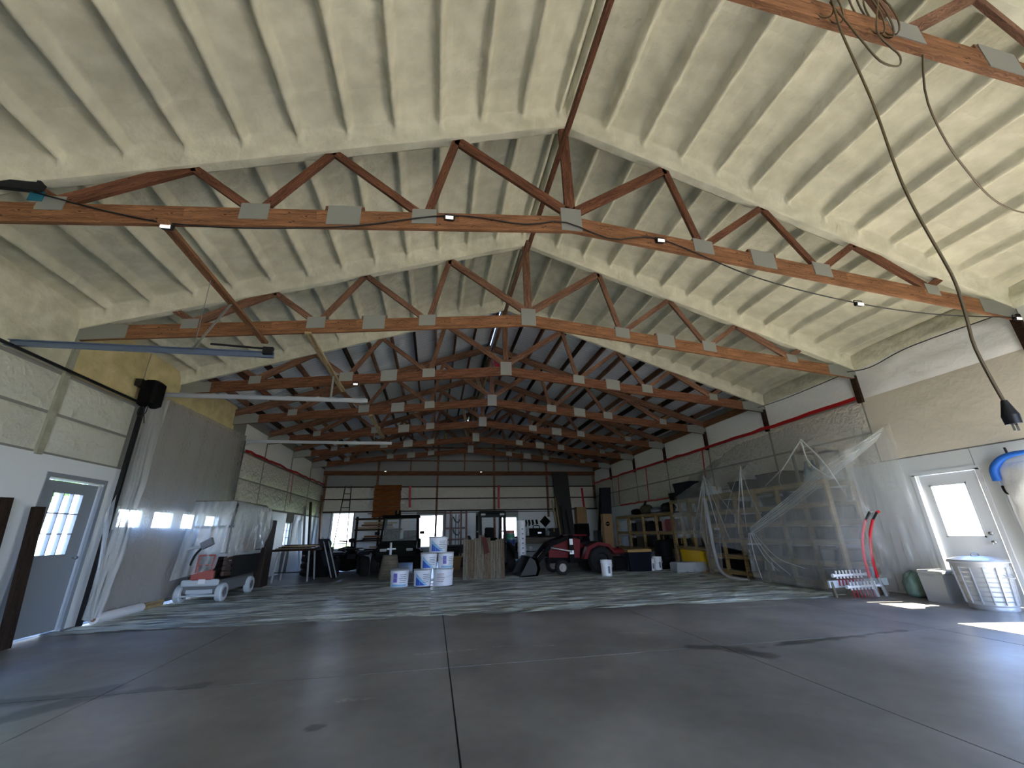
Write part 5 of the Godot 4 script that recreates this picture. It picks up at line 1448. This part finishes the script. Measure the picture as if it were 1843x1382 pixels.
func build_right_things() -> void:
	var s1 := shelving("open timber shelving loaded with tools past the draped shelves", -12.62, -16.85, [-12.64, -13.65, -14.6, -15.75, -16.83], [0.52, 1.06, 1.64], 1.66, M.wood_shelf)
	var s2 := shelving("timber shelving carrying black totes, partly under clear plastic", -11.0, -12.6, [-11.02, -11.55, -12.1, -12.58], [0.62, 1.06, 1.56, 1.96], 1.98, M.wood_shelf)
	var s3 := shelving("long timber shelving of dark bins draped in clear plastic", -6.93, -10.95, [-6.95, -7.55, -8.2, -8.9, -9.6, -10.3, -10.93], [0.12, 0.48, 0.86, 1.22, 1.56, 1.97], 1.99, M.wood_shelf)
	# contents of the draped shelving: bins in the bays
	var g := RandomNumberGenerator.new()
	g.seed = 4
	var ps := [-6.95, -7.55, -8.2, -8.9, -9.6, -10.3, -10.93]
	var lv := [0.12, 0.48, 0.86, 1.22, 1.56]
	var rowname := ["bottom", "second", "third", "fourth", "top"]
	for j in 5:
		for i in 6:
			if g.randf() < 0.12: continue
			var w: float = ps[i] - ps[i + 1]
			var hh := g.randf_range(0.18, 0.27)
			tote(V(7.74, lv[j] + 0.03, (ps[i] + ps[i + 1]) / 2), V(0.5, hh, w * g.randf_range(0.62, 0.85)), [M.black, M.grey_dark, M.navy, M.grey_dark, M.brown][g.randi() % 5], [M.black, M.grey_dark, M.black][g.randi() % 3], "dark bin on the %s shelf of the draped shelving, %s from the cage end" % [rowname[j], ORD[i]], "bins on the draped shelving")
	# on top of it, under the sheet
	var cr := thing("wire_cage", "timber cage on top of the draped shelving holding glass jugs", "cage", V(7.75, 2.0, -7.28))
	for q in [[-0.28, -0.28], [0.28, -0.28], [-0.28, 0.28], [0.28, 0.28]]:
		part("post", B.new().box(V(q[0], 0.3, q[1]), V(0.045, 0.6, 0.045)), M.wood_grey, cr)
	for e in [-0.28, 0.28]:
		part("rail", B.new().box(V(e, 0.6, 0), V(0.045, 0.045, 0.6)), M.wood_grey, cr)
		part("rail", B.new().box(V(0, 0.6, e), V(0.6, 0.045, 0.045)), M.wood_grey, cr)
	for i in 3:
		solo("glass_jug", B.new().lathe(V(7.62, 2.0, -7.1 - 0.17 * i), [Vector2(0, 0), Vector2(0.07, 0), Vector2(0.075, 0.02), Vector2(0.075, 0.24), Vector2(0.03, 0.33), Vector2(0.03, 0.42), Vector2(0, 0.42)], 14), M.jug, "tall blue-grey jug in the timber cage, %s from the white door" % ORD[i], "jug", "jugs in the timber cage")
	tote(V(7.75, 2.0, -8.35), V(0.55, 0.3, 0.8), M.grey_dark, M.black, "grey tote on top of the draped shelving beside the cage")
	tote(V(7.75, 2.0, -9.4), V(0.55, 0.24, 0.7), M.black, M.black, "black tote on top of the draped shelving")
	carton(V(7.6, 2.0, -10.55), V(0.3, 0.22, 0.3), M.white_dirty, "small white box on the corner of the draped shelving")
	# contents of the open shelving
	tote(V(7.72, 2.0, -11.8), V(0.6, 0.48, 0.85), M.navy, M.navy, "large navy tote topping the timber shelving", "", 0.05)
	tote(V(7.62, 2.0, -12.45), V(0.4, 0.22, 0.3), M.black, M.black, "low black tote beside the large navy tote")
	var sn := ["olive duffel bag", "rolled grey tarp", "khaki canvas bundle", "dark tool bag"]
	for i in 4:
		var z: float = -13.1 - 0.75 * i
		var hh2: float = [0.3, 0.2, 0.34, 0.22][i]
		solo("bundle", cushion_bag(V(7.65, 1.672, z), V(0.42, hh2, 0.62), i), [M.grey_dark, M.grey, M.olive, M.black][i], sn[i] + " lying on top of the open shelving", "bag", "bags on the open shelving")
	solo("orange_stick", B.new().beam(V(7.5, 1.74, -14.7), V(7.55, 2.1, -14.4), 0.05, 0.06), M.black, "dark tool handle poking up from the open shelving", "tool")
	var items := [[1.08, -12.95, 0.45, 0.36, 0, "red metal box on the upper shelf of the open shelving"], [1.08, -13.3, 0.2, 0.3, 1, "salmon tin beside the red box on the open shelving"], [1.08, -13.95, 0.4, 0.25, 2, "black case on the upper shelf of the open shelving"], [1.08, -14.3, 0.3, 0.32, 2, "tall black case next to the upright of the open shelving"], [1.08, -15.0, 0.5, 0.36, 3, "brown wooden chest on the upper shelf"], [1.08, -15.5, 0.3, 0.3, 2, "black machine part on the upper shelf"], [1.08, -16.3, 0.5, 0.4, 4, "white box at the far end of the upper shelf"], [0.54, -12.95, 0.45, 0.3, 2, "black crate on the lower shelf near the red box"], [0.54, -13.4, 0.3, 0.26, 5, "dark green can on the lower shelf"], [0.54, -14.1, 0.6, 0.4, 6, "grey cabinet on the lower shelf of the open shelving"], [0.54, -15.1, 0.55, 0.36, 7, "olive sack on the lower shelf"], [0.54, -15.65, 0.3, 0.3, 2, "black box on the lower shelf by the sack"], [0.54, -16.3, 0.45, 0.36, 4, "white box at the far end of the lower shelf"]]
	for it in items:
		carton(V(7.72, it[0], it[1]), V(0.45, it[3], it[2]), [M.red, M.red_pail, M.black, M.brown, M.white_dirty, M.green_dark, M.grey_dark, M.olive][it[4]], it[5])
	# on and before the low shelf
	tote(V(7.62, 0, -11.8), V(0.5, 0.55, 0.95), M.yellow, M.yellow, "bright yellow bin at the foot of the timber shelving")
	var cbk := thing("concrete_block", "low grey block draped with dusty plastic before the yellow bin", "block", V(7.05, 0, -11.55))
	part("block", B.new().cbox(V(0, 0.13, 0), V(0.8, 0.26, 0.45), 0.03), M.grey_light, cbk)
	part("plastic_cover", sheet(line3(V(-0.42, 0.275, 0.24), V(0.42, 0.275, 0.24), 16), line3(V(-0.55, 0.03, 0.36), V(0.5, 0.03, 0.34), 16), Vector3.BACK, 8, 0.05, 0.8, 0.0, 3.0), M.sheet_thick, cbk)
	# things on the floor between tractor and shelving
	var gn := thing("generator", "small black generator with a red tank beside the tractor", "generator", V(5.35, 0, -12.4))
	part("frame", B.new().tube(PackedVector3Array([V(-0.25, 0.05, 0.2), V(-0.25, 0.5, 0.2), V(0.25, 0.5, 0.2), V(0.25, 0.05, 0.2), V(-0.25, 0.05, 0.2)]), 0.018, 6), M.steel_dark, gn)
	part("frame", B.new().tube(PackedVector3Array([V(-0.25, 0.05, -0.2), V(-0.25, 0.5, -0.2), V(0.25, 0.5, -0.2), V(0.25, 0.05, -0.2), V(-0.25, 0.05, -0.2)]), 0.018, 6), M.steel_dark, gn)
	part("engine", B.new().cbox(V(-0.02, 0.24, 0), V(0.4, 0.36, 0.32), 0.03), M.black, gn)
	part("tank", B.new().cbox(V(0, 0.56, 0), V(0.4, 0.18, 0.34), 0.05), M.red, gn)
	part("cap", B.new().lathe(V(0.05, 0.65, 0.05), [Vector2(0.04, 0), Vector2(0.04, 0.04), Vector2(0, 0.045)], 10), M.black, gn)
	tote(V(5.95, 0, -12.35), V(0.72, 0.6, 0.5), M.navy, M.tan, "navy tote with a tan lid standing on the floor")
	bucket(V(6.33, 0, -12.25), 0.13, 0.34, "white bucket beside the navy tote with tan lid", "white buckets by the shelving")
	bucket(V(6.62, 0, -12.4), 0.14, 0.37, "white bucket beside the black barrel", "white buckets by the shelving")
	var br := thing("barrel", "black plastic barrel before the open shelving", "barrel", V(7.02, 0, -12.65))
	part("body", B.new().lathe(Vector3.ZERO, [Vector2(0, 0), Vector2(0.24, 0), Vector2(0.26, 0.05), Vector2(0.28, 0.3), Vector2(0.27, 0.34), Vector2(0.28, 0.38), Vector2(0.26, 0.72), Vector2(0.25, 0.78), Vector2(0, 0.78)], 20), M.black, br)
	part("lid", B.new().lathe(V(0, 0.78, 0), [Vector2(0.27, 0), Vector2(0.27, 0.03), Vector2(0.2, 0.05), Vector2(0, 0.05)], 20), M.black, br)
	# tall dark blue panel and cardboard tube leaning by the open shelving
	solo("leaning_sheet", B.new().obox(V(7.25, 2.35, -17.4), V(0.2, 0, 0.06), V(0.05, 0.55, -0.05), V(0.02, 0.0, 0.05)), M.navy, "dark blue panel standing on the tall cardboard box", "panel")
	var cd := thing("tall_box", "tall cardboard box with a round dark mark by the open shelving", "box", V(7.2, 0, -17.35))
	part("body", B.new().cbox(V(0, 0.9, 0), V(0.4, 1.8, 0.28), 0.01), M.cardboard, cd)
	part("mark", B.new().lathe(V(-0.02, 1.4, 0.141), [Vector2(0.09, 0), Vector2(0.09, 0.003), Vector2(0, 0.003)], 16, Vector3.BACK), M.black, cd)
	part("mark_bar", B.new().box(V(-0.02, 1.4, 0.146), V(0.13, 0.025, 0.002)), M.tan, cd)
	build_drape()
	build_manifold()
	# galvanised can and neighbours by the white door
	var tc := thing("trash_can", "galvanised trash can with lid before the white door", "trash can", V(7.72, 0, -5.15))
	var pr := [Vector2(0, 0), Vector2(0.24, 0), Vector2(0.245, 0.02)]
	for i in 9: pr.append_array([Vector2(0.245 + 0.005 * i, 0.05 + 0.06 * i), Vector2(0.252 + 0.005 * i, 0.07 + 0.06 * i)])
	pr.append(Vector2(0.3, 0.62))
	part("body", B.new().lathe(Vector3.ZERO, pr, 28), M.galv, tc)
	for k in 14:
		var a := TAU * k / 14.0
		part("flute", B.new().beam(V(sin(a) * 0.255, 0.08, cos(a) * 0.255), V(sin(a) * 0.292, 0.55, cos(a) * 0.292), 0.012, 0.025, V(sin(a), 0, cos(a))), M.galv, tc)
	part("lid", B.new().lathe(V(0, 0.62, 0), [Vector2(0.32, -0.02), Vector2(0.325, 0.0), Vector2(0.31, 0.02), Vector2(0.2, 0.05), Vector2(0.06, 0.065), Vector2(0, 0.065)], 28), M.galv, tc)
	part("lid_handle", B.new().tube(smooth([V(-0.07, 0.68, 0), V(-0.05, 0.72, 0), V(0.05, 0.72, 0), V(0.07, 0.68, 0)], 8), 0.01, 6), M.galv, tc)
	for e in [-1, 1]:
		part("side_handle", B.new().tube(smooth([V(-0.07, 0.46, e * 0.285), V(-0.05, 0.42, e * 0.33), V(0.05, 0.42, e * 0.33), V(0.07, 0.46, e * 0.285)], 8), 0.008, 6), M.galv, tc)
	var gb := tote(V(7.82, 0, -5.78), V(0.36, 0.45, 0.34), M.grey_light, M.grey_light, "pale grey bin at the edge of the plastic by the white door")
	solo("green_sack", cushion_bag(V(7.84, 0, -6.2), V(0.3, 0.4, 0.3), 9), M.sack_green, "greenish sack slumped behind the clear plastic", "sack")
	# clear bag with blue top hung on the wall at the frame edge
	var bg := thing("wrapped_bundle", "tall clear-wrapped bundle with a blue rim hanging on the white liner", "bundle", V(8.06, 0, -4.45))
	part("bag", cushion(V(-0.02, 0.55, -0.24), V(0, 0, 0.4), V(0, 1.38, 0), Vector3.LEFT, 0.16, 0.05, 77.0, 16), M.poly_white, bg)
	part("blue_rim", B.new().tube(smooth([V(-0.06, 1.7, -0.27), V(-0.08, 1.86, -0.25), V(-0.08, 1.98, -0.14), V(-0.08, 2.03, 0.0), V(-0.06, 2.04, 0.17)], 20), 0.06, 8, 0.03), M.blue_light, bg)
	part("hook", B.new().rod(V(-0.06, 2.0, -0.05), V(-0.02, 2.14, -0.08), 0.014), M.steel_dark, bg)
	part("strap", B.new().tube(smooth([V(-0.08, 1.62, -0.24), V(-0.12, 1.52, -0.2), V(-0.15, 1.48, -0.1)], 8), 0.016, 5), M.steel_dark, bg)
	part("edge_tube", B.new().tube(smooth([V(-0.04, 1.75, -0.27), V(-0.05, 1.2, -0.26), V(-0.04, 0.6, -0.2)], 10), 0.014, 6), M.trim_white, bg)

# a slumped sack
func cushion_bag(at: Vector3, s: Vector3, sd: int) -> B:
	var p := PackedVector3Array()
	var uv := PackedVector2Array()
	var nu := 20
	var nv := 10
	for j in nv + 1:
		var w := float(j) / nv
		for i in nu + 1:
			var a := TAU * (i % nu) / nu
			var rr := pow(sin(PI * clampf(w, 0.0, 1.0)), 0.45) if w > 0 and w < 1 else 0.0
			if w < 0.5: rr = lerpf(0.9, 1.0, w * 2) if j > 0 else 0.0
			var k := 1.0 + 0.25 * fn.get_noise_3d(cos(a) * 1.5 + sd * 9.0, w * 3.0, sin(a) * 1.5)
			p.append(at + V(-sin(a) * rr * s.x / 2 * k, w * s.y * (1.0 if w < 0.5 else k * 0.5 + 0.5), cos(a) * rr * s.z / 2 * k)); uv.append(Vector2(i, j))
	return B.new().grid(p, uv, nu, nv)

# the sheet thrown over the shelving: from the wall, over the top, down the front with pleats
func build_drape() -> void:
	var g2 := RandomNumberGenerator.new()
	g2.seed = 8
	var n := 120
	var nv := 44
	var p := PackedVector3Array()
	var uv := PackedVector2Array()
	# along z: where the sheet hangs from the wall, its height at the shelf front, its foot
	for j in nv + 1:
		for i in n + 1:
			var s := float(i) / n
			var z := lerpf(-12.15, -6.2, s)
			var wall_y := lerpf(2.75, 3.28, smoothstep(0.0, 0.5, s)) + 0.05 * fn.get_noise_2d(z * 2.0, 1.0)
			# top edge swags between high points at z = -10.4, -8.9, -7.1
			var top := 1.95
			for q in [[-10.45, 0.42], [-8.95, 0.5], [-7.1, 0.75]]:
				top = maxf(top, 2.05 + q[1] - pow(absf(z - q[0]), 0.75) * 0.55)
			if z < -11.0: top = lerpf(2.05, 2.35, clampf((z + 12.15) / 1.15, 0, 1))
			# foot: short at the far end, lifted in the middle, on the floor elsewhere
			var foot := 0.04
			if z < -10.75: foot = 0.92 - 0.1 * absf(fn.get_noise_2d(z * 3.0, 5.0))
			elif z < -10.2: foot = 0.04
			elif z < -9.3: foot = lerpf(0.72, 0.62, (z + 10.2) / 0.9)
			elif z < -8.9: foot = lerpf(0.62, 0.04, (z + 9.3) / 0.4)
			var w := float(j) / nv
			var q3: Vector3
			var pl := absf(fn.get_noise_2d(z * 5.5 + w * 1.2, 3.0 + w * 0.6)) + 0.6 * absf(fn.get_noise_2d(z * 11.0 + w * 2.0, 9.0))
			var diag := absf(fn.get_noise_2d((z + w * 1.1) * 3.2, 21.0))
			if w < 0.35:
				var k := w / 0.35
				q3 = V(lerpf(XR - 0.12, 7.36, k), lerpf(wall_y, top, k) - 0.14 * sin(PI * k), z)
				q3.y += 0.03 * pl
			else:
				var k := (w - 0.35) / 0.65
				q3 = V(7.36 - 0.1 * k * (0.4 + pl * 1.4) - 0.14 * diag * sin(PI * k) - 0.22 * k * k * (1.0 if z > -9.0 else 0.35), lerpf(top, foot, k), z + 0.06 * fn.get_noise_2d(z * 2.0, k * 3.0))
			p.append(q3); uv.append(Vector2(s * 6.0, w * 4.0))
	var d1 := solo("plastic_drape", B.new().grid(p, uv, n, nv), M.sheet, "clear plastic sheet draped over the long shelving", "plastic sheet")
	# gathered folds fanning from the high points
	for q in [[V(7.3, 2.5, -10.45), [V(7.2, 1.0, -11.3), V(7.18, 0.9, -10.95), V(7.15, 0.75, -10.55), V(7.15, 1.0, -10.0), V(7.12, 0.85, -9.6), V(7.15, 1.35, -9.3)]], [V(7.3, 2.55, -8.95), [V(7.15, 1.3, -9.7), V(7.15, 1.0, -9.3), V(7.15, 1.05, -9.0), V(7.12, 1.3, -8.4)]], [V(7.3, 2.8, -7.1), [V(7.28, 2.0, -8.3), V(7.25, 1.95, -7.8), V(7.3, 2.0, -6.7), V(7.35, 1.6, -6.5)]]]:
		for e in q[1]:
			var a: Vector3 = q[0]
			var b: Vector3 = e
			var mid := a.lerp(b, 0.35 + 0.3 * g2.randf()) + V(-0.08, -0.05 - 0.12 * g2.randf(), 0.1 * g2.randfn())
			part("fold", B.new().tube(smooth([a, mid, b], 14), 0.008 + 0.025 * g2.randf(), 6, 0.004), M.sheet_fold, d1)
	# a second sheet pinned high on the wall, swept down in pleats to a knot on the shelf front
	var rail := smooth([V(7.28, 1.0, -9.05), V(7.2, 1.35, -8.4), V(7.28, 1.85, -7.5), V(7.45, 2.3, -6.85), V(7.98, 2.75, -5.95)], 60)
	var foot2 := smooth([V(7.15, 0.06, -8.9), V(7.08, 0.05, -8.2), V(7.22, 0.05, -7.4), V(7.36, 0.05, -6.86), V(7.8, 0.05, -6.74), V(8.0, 0.05, -6.4), V(8.03, 0.05, -5.9)], 60)
	solo("plastic_drape", sheet(rail, foot2, V(-0.9, 0, 0.4), 34, 0.1, 1.2, 0.0, 31.0), M.sheet_veil, "clear plastic sheet swept from a pin on the wall to the shelf front", "plastic sheet")
	var d2 := get_node("plastic_drape_001")
	for k in 6:
		var o := 0.11 * k + 0.05 * g2.randf()
		part("fold", B.new().tube(smooth([V(7.93, 2.78 - o * 0.3, -5.95 - o * 0.3), V(7.55 - o * 0.1, 2.3 - o * 0.6, -6.75 - o * 0.4), V(7.25, 1.65 - o * 0.5, -7.85 - o * 0.3), V(7.12, 1.12 - o * 0.25, -8.85)], 20), 0.006 + 0.014 * g2.randf(), 6, 0.008), M.sheet_fold, d2)
	for k in 5:
		var o2 := 0.36 * k + 0.2 * g2.randf()
		part("fold", B.new().tube(smooth([V(7.1, 1.02, -8.9 + 0.04 * k), V(7.02 - 0.02 * k, 0.55, -8.95 + o2 * 0.6), V(7.0, 0.06 + 0.5 * g2.randf(), -9.0 + o2)], 14), 0.006 + 0.016 * g2.randf(), 6, 0.004), M.sheet_fold, d2)
	# the same sheet's wall side
	solo("plastic_drape", sheet(polyl([V(XR - 0.07, 2.9, -6.6), V(XR - 0.06, 2.85, -5.95)], 26), polyl([V(7.92, 0.06, -6.75), V(8.03, 0.06, -5.86)], 26), Vector3.LEFT, 26, 0.1, 1.0, 0.04, 12.0), M.sheet_veil, "milky fold of plastic hanging beside the white door", "plastic sheet")
	# twisted edge trailing to the floor
	solo("plastic_tail", B.new().tube(smooth([V(7.32, 1.9, -10.6), V(7.22, 1.3, -10.45), V(7.12, 0.8, -10.3), V(7.0, 0.45, -10.1), V(6.9, 0.2, -9.9), V(6.85, 0.06, -9.5), V(6.95, 0.04, -9.0)], 40), 0.05, 7, 0.03), M.sheet_thick, "twisted plastic tail trailing from the draped shelving to the floor", "plastic sheet")

func build_manifold() -> void:
	var t := thing("heating_manifold", "white heating manifold on a board with rows of red pipes", "manifold", V(7.2, 0, -6.6))
	part("board", B.new().box(V(0.05, 0.2, -0.06), V(1.2, 0.11, 0.03)), M.white_dirty, t)
	for xx in [-0.5, 0.34, 0.48]:
		part("leg", B.new().beam(V(xx + (0.06 if xx > 0 else 0.0), 0, -0.03), V(xx, 0.24, -0.06), 0.035, 0.05), M.wood_grey, t)
	for r in 2:
		var y: float = [0.335, 0.165][r]
		var zz: float = [-0.02, 0.08][r]
		var x0: float = [-0.42, -0.3][r]
		part("manifold_bar", B.new().rod(V(x0 - 0.03, y, zz), V(x0 + 0.62, y, zz), 0.02, 8), M.white, t)
		part("end_cap", B.new().rod(V(x0 - 0.06, y, zz), V(x0 - 0.02, y, zz), 0.03, 8), M.white, t)
		part("end_cap", B.new().rod(V(x0 + 0.6, y, zz), V(x0 + 0.65, y, zz), 0.03, 8), M.white, t)
		for k in 8:
			var xk := x0 + 0.03 + 0.07 * k
			part("valve", B.new().rod(V(xk, y + 0.015, zz), V(xk, y + 0.075, zz), 0.014, 6), M.white, t)
			part("collar", B.new().rod(V(xk, y - 0.05, zz), V(xk, y - 0.015, zz), 0.016, 6), M.white, t)
			var yb3: float = [0.175, 0.0][r]
			part("red_pipe", B.new().tube(PackedVector3Array([V(xk, y - 0.04, zz), V(xk + 0.012, (y + yb3) / 2, zz + 0.01), V(xk + 0.02, yb3, zz)]), 0.012, 6), M.hose_dark, t)
	# two stub hoses rising from the board
	for k in 2:
		var o: float = 0.16 * k
		var h := solo("red_hose", B.new().tube(smooth([V(7.36 + o, 0.28, -6.52), V(7.3 + o, 0.6, -6.47), V(7.37 + o, 0.95, -6.45), V(7.53 + o, 1.22, -6.45)], 24), 0.022, 8), M.hose, ["red hose rising from the manifold to a bent metal end", "red hose rising beside the other to a red tip"][k], "hose")
		part("fitting", B.new().rod(V(7.51 + o, 1.2, -6.45), V(7.66 + o, 1.34, -6.45), 0.02, 7), M.steel_dark, h)
		part("tip", B.new().rod(V(7.66 + o, 1.34, -6.45), V(7.72 + o, 1.36, -6.45), 0.024, 7), M.chrome if k == 0 else M.hose, h)
		part("sleeve", B.new().rod(V(7.4 + o, 0.0, -6.5), V(7.36 + o, 0.3, -6.52), 0.026, 7), M.grey_light, h)
